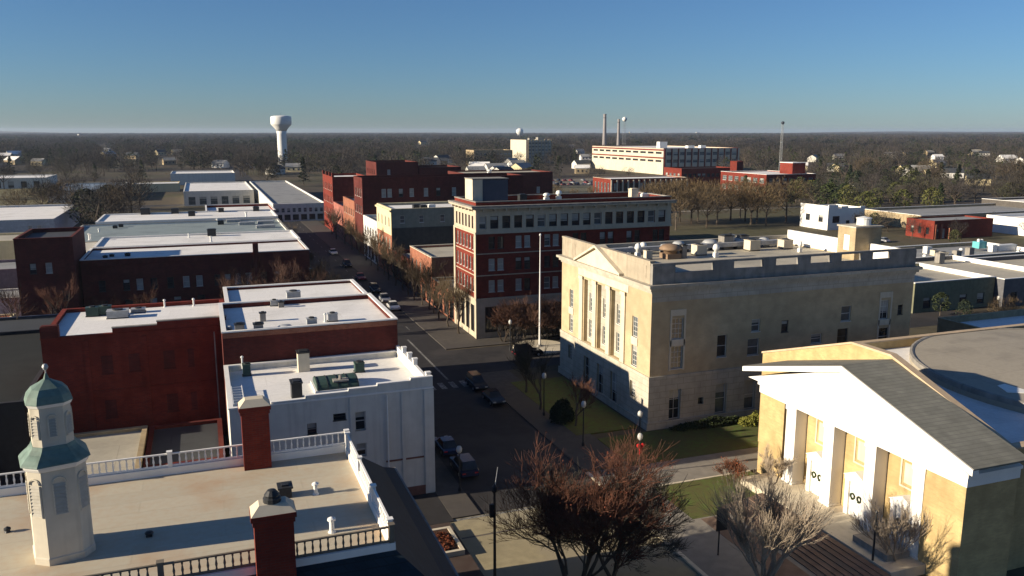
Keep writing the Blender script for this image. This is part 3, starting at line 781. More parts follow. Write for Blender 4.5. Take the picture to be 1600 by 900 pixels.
# ================================================================ SECOND ROW (beyond the side street, left)
d1 = block('brick_building', 'long dark brick building with a white roof and a row of pale upstairs windows', 'building', -21.2, 18.6, 163.5, 180, 10.4, deep_brick, white_roof, zr=10.05, cope=bright_white,
    holes={'S': [(x, 1.1, 4.6, 2.0, 'blind') for x in (-11.8, -3.9, -1.6, 5.2, 7.2)] + [(x, 1.1, 4.6, 2.0, 'dark') for x in (-18, -14, -9.4, -6.6, 1.6, 3.4, 10, 12.5)] + row(spread(-20, 17, 9), 1.3, .9, 2, 'dark'), 'E': row(spread(164, 180, 4), 1.3, 5.2, 2, 'sash') + row(spread(164.5, 179.5, 3), 3.4, .5, 2.8, 'shop')})
b = MB(); b.box(8.2, 9.2, 163.1, 163.49, 6.5, 12.2); b.build('chimney', deep_brick, d1)
b = MB(); b.box(-21.2, 18.6, 163.42, 163.497, 9.2, 9.4); b.box(-21.2, 18.6, 163.44, 163.497, 3.7, 3.85); b.build('string_course', deep_brick, d1)
block('brick_building', 'white roofed building right behind the long dark brick one', 'building', -20.8, 18.8, 180.1, 197, 10.5, bright_white, white_roof, zr=10.3, cope=bright_white, holes={'E': row(spread(181, 196, 4), 1.3, 5.2, 2, 'sash')})
block('brick_building', 'building with a greenish grey felt roof behind the white roofed ones', 'building', -29, 18.8, 197.3, 234, 9.6, bright_white, teal_roof, zr=9.3, cope=concrete, holes={'E': row(spread(198, 233, 8), 1.3, 5.2, 2, 'sash')})
block('brick_building', 'building with a thin bright white roof beyond the greenish felt roof', 'building', -26, 18.8, 234.3, 256, 10.2, bright_white, white_roof, zr=10.0, cope=bright_white, holes={'E': row(spread(235, 255, 5), 1.3, 5.2, 2, 'sash')})
block('red_trimmed_building', 'low building with a red pale capped parapet at the far end of the left row', 'building', .5, 20, 256.3, 281, 9.9, red_brick, white_roof, zr=9.2, cope=bright_white)
rr = random.Random(5)
D_ITEMS = (((-19.8, 229.8, 9.1),.7,'dark'),((-20.9, 227.2, 9.1),.7,'dark'),((1.3, 194.0, 10.4),1.2,'dark'),((-3.4, 192.2, 10.4),.5,'w'),((14.4, 255, 9.9),1.1,'dark'),((3.9, 227.2, 9.1),1.0,'dark'),((7.2, 232.5, 9.1),2.2,'flat'),((10.2, 224.8, 9.1),2.4,'flat'),((15.0, 226.3, 9.1),2.6,'flat'),((14.2, 215.7, 9.1),2.8,'flat'),((-23.8, 219.8, 9.1),.6,'w'),((1.0, 182.6, 10.4),.7,'w'),((-3.2, 245.9, 9.9),1.2,'dark'),((-7.7, 255, 9.9),1.3,'dark'),((-15.4, 255, 9.9),1.6,'dark'),((4.7, 255, 9.9),1.0,'dark'),((10.7, 237.0, 9.9),.9,'w'),((3.2, 233.9, 9.1),.6,'w'),((-13.9, 169.5, 9.8),.6,'dark'),((-17.6, 168.4, 9.8),.5,'dark'),((-16.6, 169.7, 9.8),.5,'dark'),((-23.0, 194.8, 10.4),.8,'w'))
dn = ('small black vent', 'stubby black vent', 'square dark roof box', 'thin white pipe', 'boxy dark condenser', 'dark rooftop machine', 'long low grey duct', 'second long grey duct', 'wide grey duct', 'broad pale grey duct', 'short white pipe', 'small white pipe', 'dark rooftop cabinet', 'dark rooftop fan box', 'wide dark rooftop box', 'dark square hatch', 'stout white pipe', 'slender white pipe', 'little dark box', 'tiny dark box', 'tiny black box', 'white roof pipe')
dw = ('on the far white roof at left, right one of a pair', 'on the far white roof at left, left one of a pair', 'on the sunlit far edge of the long white roof', 'near the middle of the long white roof', 'at the street end of the greenish felt roof', 'on the greenish felt roof by the street end', 'on the felt roof near the street', 'on the felt roof near the street, to the right', 'nearest the street on the second row roofs', 'at the street corner of the long white roof', 'at the far left of the long white roof', 'mid-roof before the street corner duct', 'on the farthest thin white roof', 'left of centre on the farthest thin white roof', 'at the left end of the farthest thin white roof', 'right of centre on the farthest thin white roof', 'near the red trimmed parapet', 'beside the dark machine on the felt roof', 'on the south edge of the long white roof', 'at the left end of the south edge, nearer the corner', 'at the left end of the south edge', 'on the pale left part of the long white roof')
for i, ((x, y, z), s, k) in enumerate(D_ITEMS):
    lab = dn[i] + ' ' + dw[i]
    if k == 'dark': roof_box(x, y, z, s * 1.5, s * 1.3, s * 1.1, lab, dark_metal, dark_metal)
    elif k == 'w': vent_pipe(x, y, z, s * .3, s * 1.8, lab)
    else: roof_box(x, y, z, s * 1.6, s * .8, .7, lab, grey_metal, grey_metal, 'duct', 'air duct')
# blocks at the left edge
block('brick_block', 'tall dark red brick block left of the white roofs', 'building', -30.5, -21.6, 160, 176, 15.0, deep_brick, dark_roof, zr=14.4, holes={'S': [(-25.6, 1.0, 9.0, 1.8, 'blind'), (-28, 1.0, 9.0, 1.8, 'dark'), (-23.5, 1.0, 4.0, 1.8, 'dark')]})
block('tan_building', 'small tan building with two dark windows at the left edge', 'building', -64, -41, 232, 250, 6.6, cream_paint, gravel_roof, zr=6.2, holes={'S': row((-53.5, -51.2, -48.4, -58), .9, 1.6, 1.4, 'dark')})
block('purple_shaded_building', 'low long building with a pale lit corner at the left edge', 'building', -66, -31.5, 186, 200, 6.2, mat('shaded_white_wall', (0.24, 0.18, 0.2), streak=.3), grey_roof, zr=5.8)  # a white wall, with its purple shade put into the colour
block('low_white_building', 'low pale building with a flat grey roof at the left edge behind the brick block', 'building', -66, -31.2, 168, 178, 3.6, white_wall, grey_roof, zr=3.4)
block('orange_shed', 'small orange and cream shed at the left edge', 'shed', -46, -31, 152, 158, 2.6, cream_paint, mat('rust_roof', (0.35, 0.12, 0.06)), zr=2.5)
block('pale_blue_building', 'pale grey building with a white topped parapet at the left edge', 'building', -80, -43.4, 288, 345, 6.5, mat('pale_blue_wall', (0.45, 0.48, 0.52), streak=.2), white_roof, zr=6.0, cope=bright_white, holes={'S': row((-50, -47.5), 1.2, 3.5, 1.2, 'blind')})
block('warehouse', 'long white roofed warehouse far at the left edge before the wood', 'warehouse', -150, -86, 560, 600, 6.0, white_wall, white_roof, zr=5.6, holes={'S': row(spread(-148, -88, 9), 3, .5, 3.6, 'dark')})
block('warehouse', 'blue grey roofed shed beyond the tan grass at left', 'warehouse', -68, -38, 440, 500, 5.6, white_wall, mat('blue_roof', (0.2, 0.26, 0.34)), zr=5.2)
block('warehouse', 'flat white warehouse roof with small dark units in the middle distance', 'warehouse', -8, 22, 400, 470, 6.5, white_wall, white_roof, zr=6.1, holes={'S': row(spread(-7, 21, 6), 3, .5, 3.6, 'mid')})
block('warehouse', 'pale long warehouse left of the water tower', 'warehouse', -18, 20, 560, 600, 7, white_wall, white_roof, zr=6.5)
block('warehouse', 'small cream shed before the middle distance warehouse', 'warehouse', -36, -12, 500, 520, 4.5, cream_paint, white_roof, zr=4.2)
gb = block('long_grey_building', 'long pale grey building closing the view down the main street', 'building', 24, 43, 318, 470, 6.5, white_wall, grey_roof, zr=6.0, cope=bright_white, holes={'S': row(spread(24.5, 42.5, 9), 1.2, 3.4, 1.6, 'mid') + row(spread(24.5, 42.5, 6), 2.2, .6, 2, 'dark')})

# ================================================================ CLASSICAL BUFF BUILDING (federal style)
cL, cR, cS, cN = 45.2, 82.2, 78.1, 102.4
S_h = [(48.6, 1.5, 10.2, 2.4, 'grid'), (48.6, 1.5, 6.8, 2.6, 'grid'), (48.5, 1.5, .9, 3.5, 'sash6'), (54.5, 1.3, 7.6, 2.6, 'sash'),
       (59.0, 1.2, 10.2, 1.5, 'mid'), (58.8, 1.6, 7.4, 2.0, 'mid'), (63.1, 1.0, 9.8, 1.4, 'dark'), (67.8, 1.6, 8.0, 1.2, 'mid'), (72.0, 1.5, 10.4, 1.9, 'mid'), (71.7, 1.6, 7.5, 2.0, 'dark'),
       (77.8, 1.5, 10.2, 2.4, 'sash6'), (78.1, 1.6, 6.8, 2.3, 'sash'), (51.9, .7, 2.3, .8, 'dark'), (54.6, 1.5, .9, 3.5, 'mid'), (58.6, 1.5, .9, 3.5, 'mid'), (80.4, .8, 10.6, 1.2, 'dark')]
bays = (94.05, 90.15, 86.45)
W_h = [(b, 2.5, 6.2, 8.2, 'none', .5) for b in bays] + [(99.2, 1.2, 9.9, 2.4, 'grid'), (99.2, 1.2, 6.6, 2.3, 'grid'), (81.7, 1.3, 9.9, 2.4, 'grid'), (81.7, 1.3, 6.5, 2.4, 'grid'), (81.7, 1.3, 2.9, 1.8, 'grid'), (99.2, 1.2, 2.9, 1.8, 'grid')] + \
      [(b, 1.7, .5, 3.9, 'sash6') for b in bays]
fb = block('classical_building', 'buff brick classical building with a sunlit pedimented front and a flat roof full of vents', 'building', cL, cR, cS, cN, 16.5, beige_wall, gravel_roof, zr=16.4, t=.5,
           cope=limestone, holes={'S': S_h, 'W': W_h, 'N': row(spread(46, 81, 8), 1.4, 7, 2.4, 'sash'), 'E': row(spread(79, 101, 5), 1.4, 7, 2.4, 'sash')}, ch=.02)
band(fb, 'belt_course', limestone, cL, cR, cS, cN, 5.75, 6.15, .16)
# limestone ground storey facing, laid over the brick with the openings left free
m = MB()
wall(m, 'S', cS - .12, cL - .12, cR + .12, 0.0, 5.75, [h for h in S_h if h[2] < 5.5], .13)
wall(m, 'W', cL - .12, cS - .12, cN + .12, 0.0, 5.75, [h for h in W_h if h[2] < 5.5], .13)
wall(m, 'S', cS - .06, cL, cR, 14.6, 15.6, [], .06)
m.build('stone_facing', limestone, fb)
k = MB(); k.box(cL - .3, cR + .3, cS - .3, cS - .12, 0, .9); k.box(cL - .3, cL - .125, cS - .12, cN + .3, 0, .9); k.build('plinth', limestone, fb)
for (z0, z1, o) in ((15.6, 15.85, .12), (15.86, 16.2, .34), (16.21, 16.5, .62)):
    band(fb, 'cornice', limestone, cL, cR, cS, cN, z0, z1, o)
k = MB(); k.box(cL - .6, cR + .6, cS - .6, cS - .02, 16.503, 16.56); k.build('cornice_top', dark_stone, fb)
# bay recesses of the front with their windows and pilasters
for b in bays:
    m = MB(); wall(m, 'W', cL + .5, b - 1.25, b + 1.25, 6.2, 14.4, [(b, 1.35, 10.3, 2.4, 'grid'), (b, 1.35, 6.9, 2.3, 'grid')], .2)
    m.build('bay_wall', limestone, fb)
    put_window(fb, (cL + .64, b, 10.3), 'W', 1.33, 2.38, 'grid'); put_window(fb, (cL + .64, b, 6.9), 'W', 1.33, 2.28, 'grid')
for y in (96.05, 92.1, 88.3, 84.5):
    m = MB(); m.box(cL - .16, cL - .004, y - .5, y + .5, 6.2, 14.3); m.box(cL - .26, cL - .161, y - .6, y + .6, 14.3, 14.7); m.build('pilaster', pale_stone, fb)
m = MB(); wall(m, 'W', cL - .05, 83.4, 97.1, 14.72, 15.6, [], .05); m.build('frieze', pale_stone, fb)
for y in (99.2, 81.7):
    m = MB(); m.box(cL - .08, cL - .004, y - .75, y + .75, 9.0, 9.85); m.build('stone_panel', pale_stone, fb)
for x in (48.6, 78.0):
    m = MB(); m.box(x - .95, x + .95, cS - .06, cS - .004, 9.45, 10.15); m.build('stone_panel', pale_stone, fb)
    m = MB(); m.box(x - 1.0, x - .78, cS - .06, cS - .004, 6.6, 12.9); m.box(x + .78, x + 1.0, cS - .06, cS - .004, 6.6, 12.9); m.box(x - 1.0, x + 1.0, cS - .06, cS - .004, 12.9, 13.6); m.build('window_surround', pale_stone, fb)
# pediment over the three bays
m = MB(); i0 = 84.7; i1 = 97.4; ap = 91.4; x0 = cL - .45
def ped(mb, x0, x1, lo, hi, base, apexz, ya, yb, ym):
    i = len(mb.v); mb.v += [(x0, ya, base), (x0, yb, base), (x0, ym, apexz), (x1, ya, base), (x1, yb, base), (x1, ym, apexz)]
    for f in ((0, 1, 2), (5, 4, 3), (0, 2, 5, 3), (2, 1, 4, 5), (1, 0, 3, 4)): mb.f.append(tuple(i + k for k in f))
ped(m, cL - .3, cL + .8, 0, 0, 16.505, 18.75, i0 + .2, i1 - .2, ap); m.build('pediment', pale_stone, fb)
m = MB()
for (ya, yb) in ((i0, ap), (i1, ap)):
    n = 4; dz = .28
    p = [(cL - .62, ya, 16.51), (cL - .62, yb, 19.0), (cL - .62, yb, 19.0 + dz), (cL - .62, ya, 16.51 + dz)]
    i = len(m.v); m.v += p + [(cL + .9, q[1], q[2]) for q in p]
    for f in ((0, 1, 2, 3), (7, 6, 5, 4), (0, 4, 5, 1), (1, 5, 6, 2), (2, 6, 7, 3), (3, 7, 4, 0)): m.f.append(tuple(i + k for k in f))
m.build('raking_cornice', pale_stone, fb)
# parapets
m = MB()
m.box(cL, cL + .5, cS + .55, cN, 16.55, 18.9); m.box(cL - .05, cL + .55, cS + .55, cN + .05, 18.9, 19.1)
for (a, b) in ((79.5, 83.8), (98.2, 101.6)): m.box(cL - .04, cL - .003, a, b, 17.1, 18.5)
m.build('front_parapet', mat('tan_parapet', (0.42, 0.36, 0.27), .8, .25, 1, streak=.5), fb)
m = MB(); m.box(cL + .0, cR, cS, cS + .5, 16.56, 17.75); m.build('parapet_base', dark_stone, fb)
m = MB(); m.box(cL, cR, cS + .05, cS + .45, 18.6, 18.85); m.build('parapet_rail', dark_stone, fb)
px_ = [45.2, 50.3, 52.4, 57.6, 59.4, 63.0, 64.9, 68.2, 70.3, 73.8, 75.6, 79.4, 80.6, 82.2]
for a, b in (((45.2, 48.0)), (53.0, 55.6), (59.6, 61.3), (64.6, 66.2), (69.2, 70.7), (73.8, 75.4), (78.2, 82.2)):
    m = MB(); m.box(a, b, cS - .02, cS + .52, 17.75, 18.6); m.build('parapet_pier', dark_stone, fb)
m = MB(); m.box(cR - .45, cR, cS + .52, cN - .5, 16.4, 18.5); m.build('east_parapet', bright_white, fb)
m = MB(); m.box(cL + .55, cR, cN - .5, cN, 16.4, 17.7); m.build('rear_parapet', limestone, fb)
ZR = 16.43
pn = root('roof_penthouse', (81.0, 86.8, ZR), 'tan brick penthouse with a dark side at the far corner of the classical building roof', 'penthouse')
b = MB(); b.box(79.3, 83.6, 85.4, 88.6, ZR - 8, 20.6); b.build('wall', tan_brick, pn)
b = MB(); b.box(79.15, 83.75, 85.25, 88.75, 20.6, 20.8); b.build('coping', limestone, pn)
b = MB(); b.quad((79.27, 86.4, 17.6), (79.27, 87.4, 17.6), (79.27, 87.4, 19.6), (79.27, 86.4, 19.6)); b.build('door', bright_white, pn)
tk = root('roof_tank', (82.0, 86.9, 20.8), 'round pale tank cap on top of the tan penthouse', 'tank')
b = MB(); b.lathe(81.9, 86.9, [(.9, 20.8), (.9, 21.6), (1.0, 21.65), (1.0, 21.75), (.1, 21.95)], 16); b.build('drum', white_metal, tk)
brown_drum = mat('brown_drum', (0.25, 0.17, 0.11), 0.6)
BF = [  # place on roof, size, height, kind, label
 ((54.9, 109.2), .6, 1.0, 'f', 'round vent at the left end of the back row on the classical roof'),
 ((56.7, 109.3), .9, 1.5, 'w', 'bright white vent left in the back row on the classical roof'),
 ((60.2, 111.1), .8, 1.1, 'f', 'third round vent from the left in the back row'), ((62.3, 111.1), .9, 1.4, 'f', 'fourth round vent from the left in the back row, a little larger'),
 ((66.4, 113.7), .6, 1.0, 'f', 'small dim vent behind the back row on the classical roof'), ((67.5, 111.6), 1.1, 1.4, 'f', 'large round vent at the middle of the back row'),
 ((72.4, 111.4), 1.0, 1.4, 'f', 'large round vent right of the middle of the back row'), ((76.7, 110.7), .8, 1.3, 'f', 'round vent above the cluster of dark cabinets'),
 ((82.9, 112.8), 1.3, 1.3, 'a', 'pale box unit at the right of the back row'), ((70.1, 105.9), 1.5, 1.8, 'd', 'left dark cabinet in the cluster on the classical roof'),
 ((70.8, 104.1), 1.0, 2.0, 'a', 'tall grey unit in the cluster on the classical roof'), ((72.9, 104.8), 1.3, 1.7, 'd', 'right dark cabinet in the cluster on the classical roof'),
 ((54.0, 97.4), .8, 1.9, 'w', 'tall white vent behind the front parapet of the classical building'), ((54.4, 95.4), .9, 1.2, 'a', 'small pale unit right of the tall white vent'),
 ((57.8, 95.4), 1.5, 1.9, 'f', 'big brown round drum vent near the south parapet'), ((59.4, 94.8), .7, 1.7, 'd', 'slim brown cabinet right of the drum vent'),
 ((63.0, 96.6), 1.6, 1.4, 'a', 'pale wide box near the south parapet'), ((63.8, 93.8), .8, 1.8, 'w', 'curved white vent near the south parapet'),
 ((72.4, 97.7), 1.7, 1.5, 'a', 'tan box unit left in the middle of the classical roof'), ((78.1, 97.7), 1.6, 1.3, 'a', 'tan box unit right in the middle of the classical roof'),
 ((77.5, 93.8), .6, 1.6, 'w', 'small curved white vent right of the tan boxes'), ((83.6, 92.9), 1.0, .9, 'f', 'low vent near the penthouse on the classical roof'),
 ((53.3, 108.4), .5, .9, 'w', 'tiny white pipe at the front left corner of the classical roof'), ((56.4, 105.8), .5, .8, 'd', 'small dark box behind the pediment')]
for (x, y), s, h, k, lab in BF:
    y = min(max(y, 79.6), 100.8); x = max(x, 46.6)
    if k == 'f': exhaust_fan(x, y, ZR, s, h, lab, brown_drum if 'brown' in lab else grey_metal)
    elif k == 'w': exhaust_fan(x, y, ZR, s * .55, h, lab, white_metal)
    elif k == 'a': ac_unit(x, y, ZR, s, s * .9, h, lab, pale_stone if ('tan' in lab or 'pale' in lab) else grey_metal)
    else: roof_box(x, y, ZR, s, s, h, lab, dark_stone, dark_metal, 'roof_cabinet', 'roof cabinet')
# long duct along the classical roof
dc = root('air_duct', (66, 99.6, ZR), 'long grey duct along the rear of the classical roof', 'air duct')
b = MB(); b.box(50, 79, 99.4, 100.2, ZR + .4, ZR + 1.0); b.build('duct', grey_metal, dc)
b = MB()
for x in range(51, 79, 4): b.box(x, x + .2, 99.5, 100.1, ZR, ZR + .4)
b.build('support', dark_metal, dc)

# ================================================================ PORTICO BUILDING (bottom right)
FX, MX = 49.5, 54.5
ch_ = root('portico_building', (56, 54, 0), 'yellow brick building with a big white pediment, square white pillars and a stepped gable behind', 'building')
def gable_wall(mb, x0, x1, pts, z0):
    """wall in a plane of constant x between x0 and x1; pts = [(y, ztop)...]"""
    for (ya, za), (yb, zb) in zip(pts, pts[1:]):
        i = len(mb.v)
        mb.v += [(x0, ya, z0), (x0, yb, z0), (x0, yb, zb), (x0, ya, za), (x1, ya, z0), (x1, yb, z0), (x1, yb, zb), (x1, ya, za)]
        for f in ((0, 1, 2, 3), (7, 6, 5, 4), (3, 2, 6, 7)): mb.f.append(tuple(i + k for k in f))
    a, b = pts[0], pts[-1]
    for (y, z) in (a, b): mb.quad((x0, y, z0), (x1, y, z0), (x1, y, z), (x0, y, z))
m = MB(); gable_wall(m, MX, MX + .5, [(41.7, 9.9), (53.5, 14.0), (58.1, 14.0), (70.7, 9.9)], 0)
wall(m, 'S', 41.7, MX + .5, 101, 0, 9.9, row(spread(58, 98, 8), 1.4, 3, 3.2, 'sash6'), .25)
wall(m, 'N', 70.7, MX + .5, 101, 0, 9.9, row(spread(58, 98, 8), 1.4, 3, 3.2, 'sash6'), .25)
wall(m, 'E', 101, 41.7, 70.7, 0, 9.9, [], .25)
m.box(MX + .5, 101, 42.0, 42.3, 9.0, 9.9); m.box(MX + .5, 101, 70.2, 70.5, 9.0, 9.9)
m.build('wall', yellow_brick, ch_)
for x in spread(58, 98, 8):
    put_window(ch_, (x, 41.9, 3), 'S', 1.38, 3.18, 'sash6')
m = MB()   # coping on the raking gable
for (ya, za), (yb, zb) in (((41.6, 9.9), (53.5, 14.0)), ((53.5, 14.0), (58.1, 14.0)), ((58.1, 14.0), (70.8, 9.9))):
    i = len(m.v); x0, x1 = MX - .1, MX + .62
    m.v += [(x0, ya, za + .003), (x0, yb, zb + .003), (x0, yb, zb + .2), (x0, ya, za + .2), (x1, ya, za + .003), (x1, yb, zb + .003), (x1, yb, zb + .2), (x1, ya, za + .2)]
    for f in ((0, 1, 2, 3), (7, 6, 5, 4), (3, 2, 6, 7), (0, 4, 5, 1), (0, 3, 7, 4), (1, 5, 6, 2)): m.f.append(tuple(i + k for k in f))
m.box(MX + .62, 101.1, 41.55, 42.4, 9.903, 10.05); m.box(MX + .62, 101.1, 70.1, 70.85, 9.903, 10.05)
m.build('coping', mat('tan_coping', (0.55, 0.42, 0.28), .8, .2, 1.5, streak=.3), ch_)
m = MB(); m.quad((MX + .5, 42.3, 9.0), (100.9, 42.3, 9.0), (100.9, 70.2, 9.0), (MX + .5, 70.2, 9.0)); m.build('roof', white_roof, ch_)
m = MB(); m.lathe(82.3, 53.6, [(17.6, 9.0), (17.6, 9.85), (17.4, 9.92), (17.0, 9.93), (10, 10.15), (.5, 10.4)], 72); m.build('round_roof', brown_gravel, ch_)
m = MB(); m.lathe(82.3, 53.6, [(17.64, 9.5), (17.64, 9.96), (17.4, 10.02), (17.2, 9.96)], 72); m.v = m.v; m.f = m.f[:-2]; m.build('round_fascia', dark_stone, ch_)
for (a, b) in (((68.3, 52.2), (1.6, .8)), ((69.6, 49.6), (.9, .6))):
    m = MB(); m.prism([(a[0] + b[0] * math.cos(t * .7) * (1 + .3 * math.sin(3 * t)), a[1] + b[1] * 1.8 * math.sin(t * .7)) for t in range(9)], 9.96, 10.03); m.build('roof_patch', bright_white, ch_)
# portico: end bays, square pillars, recessed wall with three doors
m = MB()
wall(m, 'W', FX, 60.6, 64.1, 0.0, 8.2, [], .2); m.quad((FX, 60.6, 0), (FX + 1.3, 60.6, 0), (FX + 1.3, 60.6, 8.2), (FX, 60.6, 8.2)); m.quad((FX, 64.1, 0), (MX, 64.1, 0), (MX, 64.1, 9.9), (FX, 64.1, 9.9))
wall(m, 'W', FX, 40.75, 44.3, 0.0, 8.2, [], .2); m.quad((FX, 44.3, 0), (FX + 1.3, 44.3, 0), (FX + 1.3, 44.3, 8.2), (FX, 44.3, 8.2)); m.quad((FX, 40.75, 0), (MX, 40.75, 0), (MX, 40.75, 9.9), (FX, 40.75, 9.9))
doors = (56.35, 51.55, 46.5)
wall(m, 'W', FX + 1.25, 44.3, 60.6, 0, 8.2, [(d, 1.5, .8, 2.9, 'none') for d in doors], .25)
m.build('portico_wall', yellow_brick, ch_)
for i, (a, b) in enumerate(((58.9, 60.2), (54.0, 55.2), (49.2, 50.3), (44.32, 45.4))):
    m = MB(); m.box(FX - .05, FX + 1.24, a, b, .8, 8.2); m.build('pillar', bright_white, ch_)
    k = MB(); k.box(FX - .13, FX + 1.3 - .07, a - .08, b + .08, 7.75, 8.19); k.build('capital', bright_white, ch_)
    k = MB(); k.box(FX - .13, FX + 1.23, a - .08, b + .08, .6, .95); k.build('pillar_base', bright_white, ch_)
for i, d in enumerate(doors):
    x = FX + 1.25; f = x - .85
    k = MB(); k.box(f, x - .003, d - 1.2, d - .78, .8, 3.9); k.box(f, x - .003, d + .78, d + 1.2, .8, 3.9); k.box(f - .05, x - .003, d - 1.25, d + 1.25, 3.9, 4.3)
    ped(k, f - .15, x - .003, 0, 0, 4.303, 4.95, d - 1.35, d + 1.35, d); k.build('door_surround', bright_white, ch_)
    x = f + .12
    for s in (-1, 1):
        dr = MB(); dr.box(x + .08, x + .14, min(d + s * .01, d + s * .775), max(d + s * .01, d + s * .775), .8, 3.89)
        for zz in (1.0, 2.3): dr.box(x + .05, x + .079, min(d + s * .12, d + s * .62), max(d + s * .12, d + s * .62), zz, zz + 1.0)
        do = dr.build('door', bright_white, ch_)
    x0_ = x; x = FX + 1.25
    k = MB(); k.box(x - .07, x - .003, d - 1.3, d + 1.3, 5.2, 5.35); k.box(x - .07, x - .003, d - 1.3, d - 1.15, 5.35, 7.6); k.box(x - .07, x - .003, d + 1.15, d + 1.3, 5.35, 7.6); k.box(x - .07, x - .003, d - 1.3, d + 1.3, 7.6, 7.75)
    k.box(x - .04, x - .003, d - .9, d + .9, 5.6, 7.3); k.build('relief_panel', pale_stone, ch_)
    x = x0_
    for s in (-.38, .38):
        w = root('wreath', (x + .03, d + s, 2.6), ['dark wreath on the double door nearest the classical building', 'dark wreath on the middle double door of the portico', 'dark wreath on the double door nearest the portico corner'][i] + (', left leaf' if s > 0 else ', right leaf'), 'wreath', 'wreaths on the portico doors')
        b = MB(); n1 = 14
        for a in range(n1):
            t0, t1 = 2 * math.pi * a / n1, 2 * math.pi * (a + 1) / n1
            b.tube((x + .0, d + s + .22 * math.cos(t0), 2.6 + .22 * math.sin(t0)), (x + .0, d + s + .22 * math.cos(t1), 2.6 + .22 * math.sin(t1)), .08, .08, 5)
        b.build('greenery', ever_green, w)
        b = MB(); b.box(x - .1, x - .02, d + s - .1, d + s + .1, 2.28, 2.42); b.build('bow', ever_green, w)
# entablature and pediment
m = MB(); m.box(FX - .15, MX, 40.6, 64.2, 8.2, 8.95); m.build('entablature', bright_white, ch_)
m = MB(); m.box(FX - .3, MX, 40.45, 64.35, 8.96, 9.2); m.build('frieze_moulding', bright_white, ch_)
m = MB(); ym = 53.3; ped(m, FX - .2, MX - .02, 0, 0, 9.203, 13.3, 40.5, 66.0, ym); m.build('pediment', bright_white, ch_)
m = MB()
for (ya, yb, za) in ((40.0, ym, 9.35), (66.6, ym, 9.68)):
    p = [(FX - .5, ya, za), (FX - .5, yb, 13.2), (FX - .5, yb, 13.75), (FX - .5, ya, za + .47)]
    i = len(m.v); m.v += p + [(FX + .1, q[1], q[2]) for q in p]
    for f in ((0, 1, 2, 3), (7, 6, 5, 4), (0, 4, 5, 1), (1, 5, 6, 2), (2, 6, 7, 3), (3, 7, 4, 0)): m.f.append(tuple(i + k for k in f))
m.build('raking_cornice', bright_white, ch_)
m = MB()
for (ya, za) in ((39.95, 9.88), (66.65, 10.2)):
    m.quad((FX - .45, ya, za), (MX - .02, ya, za), (MX - .02, ym, 13.82), (FX - .45, ym, 13.82))
    m.quad((FX - .45, ya, za - .1), (MX - .02, ya, za - .1), (MX - .02, ya, za), (FX - .45, ya, za))
    m.quad((FX + .1, ya, za - .12), (MX - .02, ya, za - .12), (MX - .02, ym, 13.7), (FX + .1, ym, 13.7))
m.build('portico_roof', brick('olive_grey_shingle', (0.25, 0.245, 0.20), (0.22, 0.215, 0.18), (0.18, 0.175, 0.15), bw=.6, bh=.12, msize=.012), ch_)
m = MB(); m.box(FX - 3.4, FX + 1.2, 43.5, 62.0, 0, .78); m.build('terrace', pale_stone, ch_)
st = root('entrance_steps', (44, 51, 0), 'wide brick steps rising to the portico doors', 'steps')
for k in range(9):
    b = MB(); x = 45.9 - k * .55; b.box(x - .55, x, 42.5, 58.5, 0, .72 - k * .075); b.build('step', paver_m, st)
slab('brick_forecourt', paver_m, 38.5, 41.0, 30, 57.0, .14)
b = MB(); b.box(47.0, 49.2, 44.8, 48.4, .78, 1.3); lone('planter_box', b, dark_stone, (48, 46.6, .78), 'long dark planter box before the right hand portico door', 'planter')
block('east_annex', 'low tan building with a shaded blue roof behind the round brown roof', 'building', 100, 122, 77, 90, 6.0, tan_brick, white_roof, zr=5.2)

# ================================================================ CORNER OFFICE BLOCK (red brick, dark cornice)
oL, oR, oS, oN, oT = 40.0, 75.0, 124.3, 136.0, 22.0
S5 = []
for i in range(17):
    x = 41.0 + i * 2.02; S5.append((x, 1.35, 17.8, 2.0, 'dark' if i % 5 else 'mid'))
for fl, z in enumerate((14.6, 11.1, 7.6)):
    for x in (42.6, 44.1, 47.2, 48.7, 52.2, 53.7, 57.2, 58.7, 62.2, 63.7, 67.2, 68.7, 72.2, 73.4):
        S5.append((x, 1.05, z, 1.9, {(0, 47.2): 'blind', (0, 48.7): 'blind', (0, 52.2): 'mid', (0, 53.7): 'blind', (1, 42.6): 'blind', (1, 44.1): 'blind', (2, 42.6): 'blind', (2, 44.1): 'blind', (2, 47.2): 'blind', (2, 53.7): 'blind', (2, 52.2): 'mid'}.get((fl, x), 'dark')))
S5 += [(x, 2.2, 1.0, 4.2, 'shop') for x in spread(41, 74, 11)]
W5 = [(y, .95, 17.8, 2.0, 'mid') for y in spread(124.9, 135.4, 6)] + [(y, .95, z, 2.1, 'mid') for z in (14.4, 11.0, 7.6) for y in spread(124.9, 135.4, 6)] + [(y, 1.9, 1.0, 4.4, 'shop') for y in spread(124.8, 135.5, 4)]
ob = block('office_block', 'tall six storey red brick office block with pale top floor and dark projecting cornice', 'building', oL, oR, oS, oN, oT, red_brick, grey_roof, zr=21.2, holes={'S': S5, 'W': W5, 'N': row(spread(41, 74, 10), 1.1, 14, 2, 'dark')}, cope=dark_stone)
ss = mat('buff_terracotta', (0.50, 0.43, 0.32), .75, .15, 1.2, streak=.3)
m = MB()
wall(m, 'S', oS - .1, oL - .1, oR + .1, 17.3, 21.0, [h for h in S5 if h[2] > 17], .11)
wall(m, 'W', oL - .1, oS - .1, oN + .1, 17.3, 21.0, [h for h in W5 if h[2] > 17], .11); m.build('upper_facing', ss, ob); m = MB()
wall(m, 'S', oS - .1, oL - .1, oR + .1, 0, 6.3, [h for h in S5 if h[2] < 2], .11)
